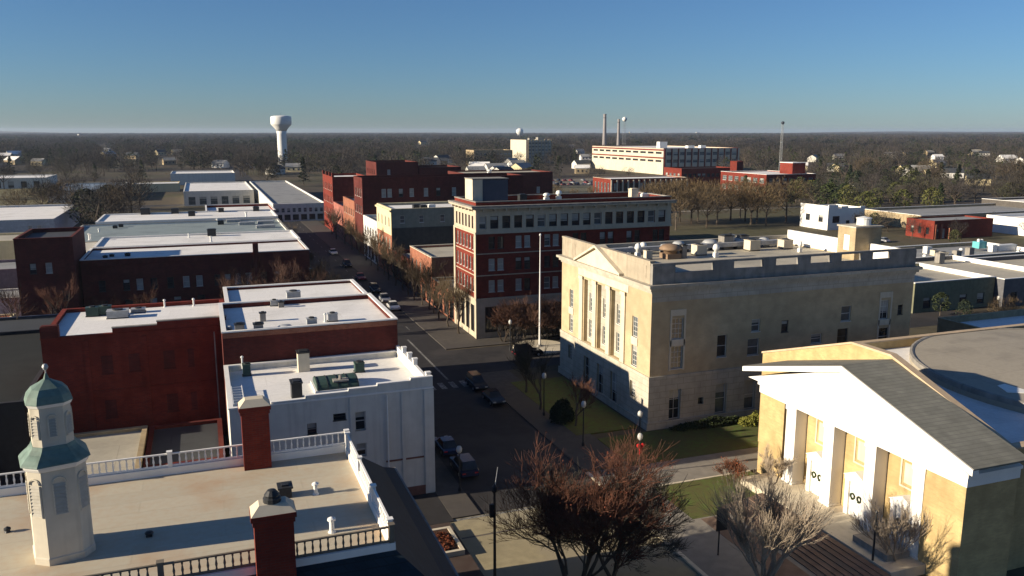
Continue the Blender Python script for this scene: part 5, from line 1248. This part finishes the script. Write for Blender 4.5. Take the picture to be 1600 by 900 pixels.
# ---- generic trees of the town and the woods
def far_tree(name, seed, h, w, n, leaf_w, leaf_l, twm, kind, loc=(0, 0, 0)):
    rng = random.Random(seed)
    r = root(name, loc, '', 'tree')
    tr, cr = MB(), MB()
    if kind == 'bare':
        tr.tube((0, 0, 0), (0, 0, h * .4), h * .022, h * .014, 5)
        limbs = []
        for k in range(9):
            a = rng.uniform(0, 6.28); el = rng.uniform(.5, 1.25); z = h * rng.uniform(.22, .45); L = h * rng.uniform(.35, .5)
            e = Vector((math.cos(a) * math.cos(el) * L, math.sin(a) * math.cos(el) * L, z + math.sin(el) * L)); e.x *= w / h * 1.6; e.y *= w / h * 1.6
            tr.tube((0, 0, z), e, h * .010, h * .004, 4); limbs.append(e)
        for k in range(n):
            a = rng.uniform(0, 6.28); v = rng.uniform(-1, 1); rr_ = (1 - v * v) ** .5; q = rng.random() ** .4
            c = Vector((math.cos(a) * rr_ * w / 2 * q, math.sin(a) * rr_ * w / 2 * q, h * .62 + v * h * .38 * q))
            lump = noise.noise(c * (3.2 / w) + Vector((seed, 0, 0)))
            if lump < -.12: continue
            d = (c - Vector((0, 0, h * .3))).normalized() + Vector((rng.uniform(-.6, .6), rng.uniform(-.6, .6), rng.uniform(-.2, .6))); d.normalize()
            u = d.orthogonal().normalized(); u.rotate(Matrix.Rotation(rng.uniform(0, 6.28), 3, d))
            i = len(cr.v); ww = leaf_w * rng.uniform(.5, 1.3); l = leaf_l * rng.uniform(.5, 1.2)
            cr.v += [tuple(c - u * ww), tuple(c + u * ww), tuple(c + d * l)]; cr.f.append((i, i + 1, i + 2))
    else:
        tr.tube((0, 0, 0), (0, 0, h * .5), h * .02, h * .012, 5)
        for k in range(n):
            a = rng.uniform(0, 6.28); v = rng.random()
            if kind == 'cone': rad = w / 2 * (1 - v) ** .8 * (.75 + .25 * math.sin(v * 40)) + .3; z = h * (.12 + .88 * v)
            else: rad = w / 2 * math.sin(math.pi * min(1, .12 + v * .86)) ** .6; z = h * (.22 + .78 * v)
            q = rng.random() ** .35; c = Vector((math.cos(a) * rad * q, math.sin(a) * rad * q, z))
            if noise.noise(c * (3.0 / w) + Vector((seed * 3, 0, 0))) < -.2: continue
            s = leaf_w * rng.uniform(.6, 1.5)
            e = Vector((rng.uniform(-1, 1), rng.uniform(-1, 1), rng.uniform(-.7, .7))) * s; f = Vector((rng.uniform(-1, 1), rng.uniform(-1, 1), rng.uniform(-.7, .7))) * s
            cr.quad(tuple(c - e), tuple(c - f), tuple(c + e), tuple(c + f))
    tr.build('trunk', bark, r); cr.build('crown', twm, r)
    return r
PB = [far_tree('bare_tree', 41 + i, 13, 11 + i, 2100, .05, 1.25, twig_brown, 'bare') for i in range(4)]
PT = [far_tree('bare_tree', 51 + i, 14, 12, 2800, .055, 1.3, twig_tan, 'bare') for i in range(2)]
PE = [far_tree('evergreen_tree', 61, 13, 6, 900, .35, 0, ever_green, 'cone'), far_tree('evergreen_tree', 62, 12, 9, 1100, .36, 0, ever_green, 'round'), far_tree('evergreen_tree', 63, 11, 9, 1000, .36, 0, olive_green, 'round')]
used = set()
FOOT = []
for o in list(bpy.data.objects):
    if o.parent is None and o.get('category') in ('building', 'factory', 'warehouse', 'shop', 'store', 'shed', 'tower', 'water tower', 'smokestack'):
        xs = []; ys = []
        for c in kids(o):
            if c.type == 'MESH' and c.name.split('.')[0] in ('wall', 'stack', 'shaft', 'leg'):
                for v in c.data.vertices: xs.append(o.location[0] + v.co[0]); ys.append(o.location[1] + v.co[1])
        if xs: FOOT.append((min(xs), max(xs), min(ys), max(ys)))
NH = lambda x, y: False
def blocked(x, y, m=3.0):
    if 17 - m < x < 40.5 + m and y < 402: return True
    if 398 < y < 416: return True
    if NH(x, y): return True
    if x > 126 and x < 140 and 100 < y < 900: return True
    return any(a - m < x < b + m and c - m < y < d + m for a, b, c, d in FOOT)
def plant(src, x, y, label, group, rng, smin=.8, smax=1.2):
    s = rng.uniform(smin, smax); loc = (x, y, 0); sc3 = (s * rng.uniform(.9, 1.15), s * rng.uniform(.9, 1.15), s)
    if src.name not in used:
        used.add(src.name); src.location = loc; src.rotation_euler = (0, 0, rng.uniform(0, 6)); src.scale = sc3
        KIDS[src.name] = [(c, kids(c)) for c in kids(src)]
        src['label'] = label; src['group'] = group; return src
    return copy_thing(src, loc, rng.uniform(0, 6.28), label, group, sc3)
rz = random.Random(77)
def zone(n, x0, x1, y0, y1, srcs, label, group, smin=.8, smax=1.2, m=4.0):
    k = 0; tries = 0; pts = []
    while k < n and tries < n * 60:
        tries += 1
        x, y = rz.uniform(x0, x1), rz.uniform(y0, y1)
        if blocked(x, y, m) or any((x - a) ** 2 + (y - b) ** 2 < 30 for a, b in pts): continue
        pts.append((x, y)); plant(rz.choice(srcs), x, y, label, group, rz, smin, smax); k += 1
zone(17, 146, 200, 244, 272, PT, 'broad tan bare tree in the clump above the classical roof vents', 'tan trees in the parking lot clump', 1.05, 1.25, 2)
zone(12, -60, -24, 258, 400, PB + PE[1:2], 'dark bare tree left of the farthest thin white roof', 'trees left of the thin white roofs', .9, 1.3)
zone(10, -70, -30, 300, 400, PT, 'tan brown tree beside the small lot at the left', 'brown trees beside the left lot', .8, 1.1)
zone(26, -160, -30, 440, 760, PB + PE[:1], 'bare tree among the sheds in the left middle distance', 'trees among the left sheds', .8, 1.2)
zone(22, 24, 130, 480, 760, PB + PB + PE, 'tree beyond the long grey building below the water tower', 'trees below the water tower', .9, 1.4)
zone(18, 60, 200, 410, 520, PB + PE[2:], 'tree right behind the dark red brick buildings', 'trees behind the dark red buildings', .8, 1.1)
zone(16, 140, 330, 400, 560, PB + PE[2:], 'small tree on the open land before the mill', 'trees before the mill', .5, .8)
zone(14, 96, 180, 345, 400, PT + PE[2:], 'low tan tree on the open lot beyond the office block roof', 'trees on the open lot', .4, .7)
zone(24, 300, 420, 300, 400, PB + PE, 'tree right of the red mill building with the white roof', 'trees right of the red mill building', .8, 1.2)
zone(40, 225, 330, 250, 330, PB + PE + PE, 'tree in the wood right of centre before the red mill building', 'trees in the right hand wood, near part', .8, 1.15)
zone(42, 318, 480, 250, 400, PE + PE + PB[:2] + PT[:1], 'tree in the mixed wood at the right, behind the grey roofed stores', 'trees in the mixed wood at right', .9, 1.4)
zone(14, 300, 400, 200, 260, PE + PB, 'tree at the right edge behind the white capped stores', 'trees at the right edge', .9, 1.3)
zone(9, 122, 132, 96, 112, PT[:1] + PE[1:2], 'small tree on the mulch beside the olive walled building', 'trees beside the olive walled building', .3, .45, .5)
zone(10, 205, 260, 180, 225, PB + PE[2:], 'small bare tree around the brick bar and the white shop', 'trees around the brick bar', .4, .6, 2)

hr = random.Random(12)
HL = (((339.3, 366.4), 'white gabled house among the trees right of the red mill building'), ((924.3, 1179.2), 'distant white house above the red stair house'), ((827.3, 842.4), 'white house in the wood at the right centre'), ((816.6, 818.8), 'second white house beside the one at the right centre'), ((497.7, 561.0), 'pale low house in the wood right of the red mill'),
      ((517.2, 508.9), 'pale house with blue grey roof low in the wood'), ((527.5, 505.0), 'house with two pale bands right of the blue grey roofed one'), ((505.6, 455.1), 'bright white gabled house at the right'), ((454.1, 389.1), 'cream house before the dark evergreens at the right'), ((988.6, 841.9), 'bright white distant house above the dark evergreens'),
      ((829.7, 673.0), 'white distant house near the right edge'), ((790.7, 629.4), 'white distant house at the very right edge'), ((495.2, 561.9), 'small grey house left in the right hand wood'), ((32747.6, 35236.8), 'cluster of white houses on the skyline at right'), ((-575.3, 4943.8), 'tiny white house near the left skyline'), ((-137.7, 1479.9), 'white house alone in the left wood'),
      ((3041.9, 14657.7), 'tiny pale house on the skyline above the brick tower block'), ((6138.4, 9563.0), 'white house on the skyline above the mill'), ((7083.1, 13160.8), 'pale houses on the skyline right of the smokestacks'), ((5508.6, 9796.3), 'second pale house on the skyline right of the smokestacks'), ((674.3, 1498.2), 'white house between the apartment tower and the mill'), ((533.2, 1149.4), 'bright white house left of the mill'), ((421.2, 890.1), 'low white house before the mill'), ((522.7, 2055.6), 'long pale house in the wood above the brick tower block'), ((54.2, 680.3), 'blue grey house at the foot of the water tower'), ((72.8, 718.4), 'pale house right of the water tower foot'), ((39.3, 809.9), 'white gabled house left of the water tower foot'), ((17.2, 818.1), 'white gabled house farther left of the water tower foot'))
HX = [p for p, _ in HL]
hz_ = random.Random(31)
HZ = []
for n_, x0, x1, y0, y1, lab, grp in ((16, 190, 330, 560, 880, 'small pale house in the streets between the apartment tower and the mill', 'houses before the apartment tower'), (26, 420, 1050, 380, 900, 'small pale house half hidden in the wood at the far right', 'houses in the far right wood'), (12, -260, 40, 780, 1300, 'small pale house half hidden in the wood at the far left', 'houses in the far left wood')):
    for k in range(n_):
        x, y = hz_.uniform(x0, x1), hz_.uniform(y0, y1)
        if y / x < .3 and x > 0 or blocked(x, y, 8): continue
        HZ.append((x, y, lab, grp)); HX.append((x, y))

def near_house(x, y):
    for hx, hy in HX:
        d = math.hypot(hx, hy); ux, uy = hx / d, hy / d; dx, dy = x - hx, y - hy
        al = dx * ux + dy * uy; ac = abs(-dx * uy + dy * ux); k = 1.0 if d < 1500 else min(4.0, d / 1500)
        if ac < 9 * k and -(120 if d < 900 else 260 if d < 2000 else 900) < al < 14 * k: return True
    return False
# ---- the far wood, too many to count: instances on the points of one sheet
src_col = bpy.data.collections.new('wood_tree_kinds')
def wood_src(seed, kind, twm, n, leaf_w, leaf_l, h, w, cluster=1):
    r = far_tree('x', seed, h, w, n, leaf_w, leaf_l, twm, kind); parts = kids(r)
    cr = [p for p in parts if p.name.startswith('crown')][0]; tr = [p for p in parts if p.name.startswith('trunk')][0]
    vs = [v.co.copy() for v in cr.data.vertices]; fs = [tuple(p.vertices) for p in cr.data.polygons]
    tv = [v.co.copy() for v in tr.data.vertices]; tf = [tuple(p.vertices) for p in tr.data.polygons]
    rng = random.Random(seed); V = []; F = []; MI = []
    for c in range(cluster):
        a = rng.uniform(0, 6.28); R_ = 0 if c == 0 else rng.uniform(5, 15); s = rng.uniform(.75, 1.2); ca, sa = math.cos(a * 7), math.sin(a * 7)
        ox, oy = R_ * math.cos(a), R_ * math.sin(a)
        for (v_, f_, mi) in ((vs, fs, 0), (tv, tf, 1)):
            i = len(V); V += [((v.x * ca - v.y * sa) * s + ox, (v.x * sa + v.y * ca) * s + oy, v.z * s) for v in v_]
            F += [tuple(i + k for k in f) for f in f_]; MI += [mi] * len(f_)
    me = bpy.data.meshes.new('wood_tree'); me.from_pydata(V, [], F); me.materials.append(twm); me.materials.append(bark)
    me.polygons.foreach_set('material_index', MI)
    for p in parts: bpy.data.objects.remove(p)
    bpy.data.objects.remove(r)
    o = bpy.data.objects.new('wood_tree', me); return o
def wood(name, pts, srcs, label, smin, smax):
    coll = bpy.data.collections.new(name + '_kinds')
    for s in dict.fromkeys(srcs): coll.objects.link(s)
    srcs = list(dict.fromkeys(srcs))
    me = bpy.data.meshes.new(name); me.from_pydata(pts, [], [])
    o = bpy.data.objects.new(name, me); COL.objects.link(o)
    tag(o, label, 'wood', None, 'stuff')
    ng = bpy.data.node_groups.new(name, 'GeometryNodeTree')
    ng.interface.new_socket('Geometry', in_out='INPUT', socket_type='NodeSocketGeometry'); ng.interface.new_socket('Geometry', in_out='OUTPUT', socket_type='NodeSocketGeometry')
    N, Lk = ng.nodes, ng.links
    gi, go = N.new('NodeGroupInput'), N.new('NodeGroupOutput')
    ip = N.new('GeometryNodeInstanceOnPoints'); ci = N.new('GeometryNodeCollectionInfo')
    ci.inputs['Collection'].default_value = coll; ci.inputs['Separate Children'].default_value = True; ci.inputs['Reset Children'].default_value = True
    mp = N.new('GeometryNodeMeshToPoints'); Lk.new(gi.outputs[0], mp.inputs[0]); Lk.new(mp.outputs[0], ip.inputs['Points'])
    Lk.new(ci.outputs[0], ip.inputs['Instance']); ip.inputs['Pick Instance'].default_value = True
    rv = N.new('FunctionNodeRandomValue'); rv.data_type = 'FLOAT_VECTOR'; rv.inputs[0].default_value = (0, 0, 0); rv.inputs[1].default_value = (0, 0, 6.28); Lk.new(rv.outputs[0], ip.inputs['Rotation'])
    rs = N.new('FunctionNodeRandomValue'); rs.data_type = 'FLOAT'; rs.inputs[2].default_value = smin; rs.inputs[3].default_value = smax; Lk.new(rs.outputs[1], ip.inputs['Scale'])
    ri = N.new('FunctionNodeRandomValue'); ri.data_type = 'INT'; ri.inputs[4].default_value = 0; ri.inputs[5].default_value = len(srcs) - 1; ri.inputs['Seed'].default_value = 5; Lk.new(ri.outputs[2], ip.inputs['Instance Index'])
    Lk.new(ip.outputs[0], go.inputs[0])
    md = o.modifiers.new('scatter', 'NODES'); md.node_group = ng
    return o
WB = [wood_src(71 + i, 'bare', twig_brown, 420, .10, 1.9, 13, 12) for i in range(4)] + [wood_src(81, 'round', ever_green, 320, .5, 0, 12, 9), wood_src(82, 'cone', ever_green, 300, .5, 0, 14, 7)]
WC = [wood_src(91 + i, 'bare', twig_brown, 170, .28, 3.0, 13, 14, 7) for i in range(4)] + [wood_src(95, 'round', ever_green, 120, .9, 0, 13, 11, 7)]
def sector(n, r0, r1, seed, dens):
    rng = random.Random(seed); out = []
    while len(out) < n:
        a = R(rng.uniform(-24, 60)); r = math.sqrt(rng.uniform(r0 * r0, r1 * r1))
        x, y = r * math.sin(a), r * math.cos(a)
        if r < 1100:
            if blocked(x, y, 6): continue
            if -160 < x < 24 and y < 760: continue
            if x < 135 and y < 520: continue
            if 135 < x < 335 and y < 560: continue
            if x >= 335 and y < 400 and x < 480 and y > 250: continue
            if 260 < x < 330 and y < 900 and y > 560 and rng.random() < .8: continue
        if noise.noise(Vector((x * .006, y * .006, 3))) < dens or near_house(x, y): continue
        out.append((x, y, 0))
    return out
allp = sector(8200, 320, 1500, 5, -.16)
gp = [p for p in allp if noise.noise(Vector((p[0] * .011, p[1] * .011, 9))) > .2]
bp_ = [p for p in allp if noise.noise(Vector((p[0] * .011, p[1] * .011, 9))) <= .2]
wood('far_wood', bp_, WB[:4] + WB[:4][::-1] + WB[4:5], 'mixed bare brown wood spreading behind the town', .6, 1.35)
wood('evergreen_wood', gp, WB[4:] + WB[:1], 'patches of dark evergreens within the bare wood behind the town', .7, 1.3)
allp = sector(15000, 1450, 8500, 6, -.22)
gp = [p for p in allp if noise.noise(Vector((p[0] * .0022, p[1] * .0022, 4))) > .28]
allp = [p for p in allp if noise.noise(Vector((p[0] * .0022, p[1] * .0022, 4))) <= .28]
wood('horizon_evergreens', gp, WC[4:], 'dark evergreen patches in the wood near the horizon', .8, 1.3)
wood('horizon_wood', allp, WC, 'endless flat grey brown wood running out to the horizon', .8, 1.3)

for (x, y), lab in HL:
    d = math.hypot(x, y); k = 1.0 if d < 1500 else min(4.0, d / 1500)
    house(x, y, 13 * k, 9 * k, 4.2 * min(k, 2.4), hr.uniform(-.8, .8), bright_white if 'white' in lab else cream_paint if 'cream' in lab or 'pale' in lab else white_wall, grey_roof if hr.random() < .5 else dark_roof, lab)

for x, y, lab, grp in HZ:
    k = hr.uniform(.8, 1.4)
    house(x, y, 13 * k, 9 * k, 4.6, hr.uniform(-.8, .8), hr.choice((bright_white, white_wall, cream_paint, tan_brick)), hr.choice((grey_roof, dark_roof, white_roof, gravel_roof)), lab, grp)

# ================================================================ STREET FURNITURE AND CARS
def lamp(x, y, h, lab, bow=False, group='globe street lamps'):
    r = root('street_lamp', (x, y, .12), lab, 'street lamp', group)
    b = MB(); b.lathe(x, y, [(.16, .12), (.16, .5), (.08, .6), (.06, h - .5), (.1, h - .42)], 10); b.build('post', dark_metal, r)
    b = MB(); b.lathe(x, y, [(.1, h - .42), (.24, h - .25), (.27, h), (.2, h + .22), (.05, h + .32)], 12); b.build('globe', globe_m, r, True)
    b = MB(); b.lathe(x, y, [(.06, h + .32), (.03, h + .48)], 8); b.build('finial', dark_metal, r)
    if bow:
        b = MB(); z = h - .95
        for s in (-1, 1): b.lathe(x + s * .22, y - .12, [(.04, z - .2), (.2, z - .05), (.2, z + .15), (.05, z + .25)], 8)
        b.box(x - .14, x - .03, y - .2, y - .12, z - .9, z); b.box(x + .03, x + .14, y - .2, y - .12, z - .75, z); b.build('red_bow', red_paint, r)
    return r
lamp(20.6, 69.6, 4.3, 'globe street lamp on the left kerb beside the two parked blue cars')
lamp(36.0, 86.4, 5.0, 'globe street lamp on the right pavement before the buff building front')
lamp(36.2, 76.0, 4.8, 'globe street lamp near the corner of the buff building')
lamp(38.2, 67.4, 4.0, 'globe street lamp with a red bow at the lawn corner', True)
lamp(41.4, 73.2, 4.0, 'dim globe lamp on the dark lawn behind the red bow one')
lamp(42.5, 115.5, 4.6, 'globe street lamp by the flagpole plaza')
lamp(19.6, 104, 4.6, 'globe street lamp on the left pavement near the crosswalk')
lamp(128.5, 103.5, 4.6, 'white lamp post beside the olive walled building')
lamp(-22.4, 116, 5.4, 'globe lamp near the left edge beyond the red wall')
lamp(-13.2, 112.5, 5.4, 'globe lamp just above the corner of the red wall')
ps = root('signal_pole', (18.6, 53.9, .12), 'brown traffic pole rising from the pale crossing', 'traffic pole')
b = MB(); b.lathe(18.6, 53.9, [(.16, .1), (.12, .5), (.09, 7.0)], 10); b.build('pole', mat('brown_pole', (.12, .08, .05)), ps)
b = MB(); b.lathe(18.6, 53.9, [(.1, 7.0), (.22, 7.15), (.2, 7.5), (.03, 7.7)], 8); b.build('cap', dark_metal, ps)
b = MB(); b.tube((18.6, 53.9, 7.2), (19.0, 54.3, 8.8), .05, .02); b.build('bracket', grey_metal, ps)
b = MB(); b.box(18.2, 18.5, 53.7, 53.95, 5.2, 6.2); sg = b.build('signal_head', dark_metal, ps)
p3 = root('signal_pole', (46.2, 45.4, .12), 'thin dark pole in front of the portico steps', 'pole')
b = MB(); b.lathe(46.2, 45.4, [(.09, .1), (.06, 4.6)], 8); b.build('pole', dark_metal, p3)
b = MB(); b.lathe(46.2, 45.4, [(.06, 4.6), (.12, 4.7), (.02, 4.9)], 8); b.build('cap', dark_metal, p3)
sgn = root('street_sign', (36.3, 51.2, .13), 'dark narrow banner sign on a post beside the crape myrtle', 'street sign')
b = MB(); b.tube((36.3, 51.2, .1), (36.3, 51.2, 4.2), .06, .05, 8); b.build('post', dark_metal, sgn)
b = MB(); b.box(36.0, 37.0, 51.15, 51.2, 2.2, 4.0); b.build('panel', dark_metal, sgn)

def make_car(m, lab, loc, rz, group='parked cars', suv=False):
    r = root('parked_car', (0, 0, 0), lab, 'car', group)
    L, Wd = 4.5, 1.78; H1 = .82 if not suv else .98; H2 = 1.42 if not suv else 1.75
    prof = [(-L / 2, .38), (-L / 2 + .05, H1 - .12), (-L / 2 + .5, H1), (L / 2 - 1.2, H1 + .02), (L / 2 - .25, H1 - .12), (L / 2, .55), (L / 2 - .05, .3), (-L / 2 + .05, .3)]
    b = MB(); n = len(prof)
    for y, s in ((-Wd / 2, 1), (-Wd / 2 + .06, 1.0), (Wd / 2 - .06, 1.0), (Wd / 2, 1)):
        k = .97 if abs(y) > Wd / 2 - .01 else 1.0
        b.v += [(p[0] * k, y, .3 + (p[1] - .3) * k) for p in prof]
    for j in range(3):
        for i in range(n): q = (i + 1) % n; b.f.append((j * n + i, j * n + q, (j + 1) * n + q, (j + 1) * n + i))
    b.f.append(tuple(range(n))[::-1]); b.f.append(tuple(3 * n + i for i in range(n))); b.build('body', m, r)
    def cabin(shr, z0, z1, a, bb, c, d, name, mm):
        g = MB(); y0, y1 = Wd / 2 - .08, Wd / 2 - .28
        g.v += [(a, -y0 + shr, z0), (bb, -y0 + shr, z0), (bb, y0 - shr, z0), (a, y0 - shr, z0), (c, -y1 + shr, z1), (d, -y1 + shr, z1), (d, y1 - shr, z1), (c, y1 - shr, z1)]
        for f in ((4, 5, 6, 7), (0, 1, 5, 4), (1, 2, 6, 5), (2, 3, 7, 6), (3, 0, 4, 7)): g.f.append(f)
        return g.build(name, mm, r)
    cabin(0, H1 - .02, H2 - .06, -L / 2 + (.55 if not suv else .15), L / 2 - 1.25, -L / 2 + (1.2 if not suv else .45), L / 2 - 2.0, 'windows', dark_glass)
    g = MB(); g.box(-L / 2 + (1.18 if not suv else .43), L / 2 - 1.98, -Wd / 2 + .27, Wd / 2 - .27, H2 - .06, H2); g.build('roof', m, r)
    for sx in (-1.38, 1.38):
        for sy in (-1, 1):
            w = MB(); i = 0; nn = 14
            for yy in (sy * (Wd / 2 - .2), sy * (Wd / 2 + .01)):
                w.v += [(sx + .33 * math.cos(2 * math.pi * k / nn), yy, .33 + .33 * math.sin(2 * math.pi * k / nn)) for k in range(nn)]
            for k in range(nn): q = (k + 1) % nn; w.f.append((k, q, nn + q, nn + k))
            w.f.append(tuple(nn + k for k in range(nn))); wo = w.build('wheel', rubber, r)
            h = MB(); h.v += [(sx + .19 * math.cos(2 * math.pi * k / nn), sy * (Wd / 2 + .018), .33 + .19 * math.sin(2 * math.pi * k / nn)) for k in range(nn)]; h.f.append(tuple(range(nn))); h.build('rim', grey_metal, wo)
    for sy in (-.62, .62):
        g = MB(); g.box(L / 2 - .12, L / 2 - .01, sy - .18, sy + .18, .58, .7); g.build('headlight', globe_m, r)
        g = MB(); g.box(-L / 2 + .0, -L / 2 + .06, sy - .16, sy + .16, .62, .74); g.build('tail_light', red_paint, r)
    r.location = loc; r.rotation_euler = (0, 0, rz); return r
H_ = math.pi / 2
make_car(car_blue, 'dark blue car parked farther along beside the white building', (22.3, 80.2, .01), H_)
make_car(car_blue, 'dark blue car parked nearest the corner of the white building', (22.4, 74.2, .01), H_, suv=True)
make_car(car_black, 'black car at the right kerb in the shade near the crosswalk', (32.2, 93.5, .01), -H_)
cg = make_car(car_black, 'black car behind the one near the crosswalk', (32.0, 99.8, .01), -H_, suv=True)
cw = make_car(car_white, 'white car up the main street on the right', (32.4, 152, .01), -H_)
cs_ = make_car(car_grey, 'silver car parked on the left of the main street beyond the side street', (22.2, 138, .01), H_)
cr_ = make_car(car_red, 'red car far up the main street on the right', (32.3, 186, .01), -H_)
for k, (s, x, y, rz_, lab) in enumerate(((cg, 22.2, 146, H_, 'dark car parked ahead of the silver one'), (cs_, 32.4, 160, -H_, 'silver car beyond the white one on the right'), (cg, 32.4, 170, -H_, 'dark car beyond the silver one on the right'), (cw, 22.2, 162, H_, 'white car farther up on the left of the main street'), (cs_, 22.2, 176, H_, 'silver car far up on the left of the main street'), (cg, 32.4, 205, -H_, 'dark car far up on the right near the white shop'), (cw, 32.4, 228, -H_, 'white car at the far end of the street on the right'), (cg, 22.2, 195, H_, 'dark car far up on the left of the main street'),
      (cw, -3, 136, 0, 'white car in the lot behind the brick row'), (cs_, 6, 136, 0, 'silver car in the lot behind the brick row'), (cg, 44, 112, 0, 'dark car waiting in the side street before the flagpole'), (cw, 60, 110, 0, 'white car in the side street behind the classical building'),
      (cw, 150, 104, 0, 'white car at the right edge beside the low buildings'))):
    copy_thing(s, (x, y, .01), rz_, lab, 'parked cars')
rc = random.Random(3)
cars = [cw, cs_, cg, cr_]
def lot(x0, y0, n, dx, dy, rz_, lab, grp):
    for k in range(n):
        if rc.random() < .25: continue
        copy_thing(rc.choice(cars), (x0 + dx * k, y0 + dy * k, .01), rz_, lab, grp)
lot(-48, 318, 12, 0, 4.6, 0, 'car parked in the small lot at the left middle distance', 'cars in the left lot')
lot(146, 476, 34, 4.6, 0, H_, 'car in the front row of the wide lot before the mill', 'cars in the mill lot, front row')
lot(146, 492, 36, 4.6, 0, H_, 'car in the second row of the wide lot before the mill', 'cars in the mill lot, second row')
lot(146, 516, 36, 4.6, 0, H_, 'car in the back row of the wide lot before the mill', 'cars in the mill lot, back row')
lot(85, 262, 9, 4.6, 0, H_, 'car in the lot beyond the office block', 'cars in the lot beyond the office block')
lot(142, 196, 12, 4.6, 0, H_, 'car beside the tan tree clump behind the classical building', 'cars behind the classical building')

# ================================================================ HAZE
def haze(density):
    m = bpy.data.materials.new('haze'); m.use_nodes = True; n = m.node_tree.nodes; n.clear()
    o = n.new('ShaderNodeOutputMaterial'); v = n.new('ShaderNodeVolumePrincipled')
    v.inputs['Color'].default_value = (0.62, 0.76, 1.0, 1); v.inputs['Density'].default_value = density; v.inputs['Anisotropy'].default_value = 0.2
    m.node_tree.links.new(v.outputs[0], o.inputs['Volume'])
    b = MB(); b.box(-12500, 12500, -12500, 12500, -1.5, 62); h = lone('haze', b, m, (0, 0, 0), 'thin pale haze lying over the town and the woods', None); h['kind'] = 'stuff'
haze(0.00005)

ORD = 'nearest second third fourth fifth sixth seventh eighth ninth tenth eleventh twelfth thirteenth fourteenth fifteenth sixteenth seventeenth eighteenth nineteenth twentieth'.split()
def order(group, fmt, key):
    for k, o in enumerate(sorted([o for o in bpy.data.objects if o.get('group') == group and o.parent is None], key=key)):
        o['label'] = fmt % (ORD[k] if k < 20 else str(k + 1) + 'th')
order('street trees on the right pavement', '%s bare tan street tree along the right pavement of the main street, counted going away', lambda o: o.location[1])
order('street trees on the left pavement', '%s bare brown street tree along the left pavement of the main street, counted going away', lambda o: o.location[1])
ORD[0] = 'first'
order('trees before the long dark brick building', '%s from the left of the reddish bare trees before the long dark brick building', lambda o: o.location[0])
order('trees before the red office block', '%s from the left of the brown bare trees before the red office block', lambda o: o.location[0])
order('tan trees in the parking lot clump', '%s from the left of the tan trees in the clump above the classical roof', lambda o: o.location[0] / o.location[1])
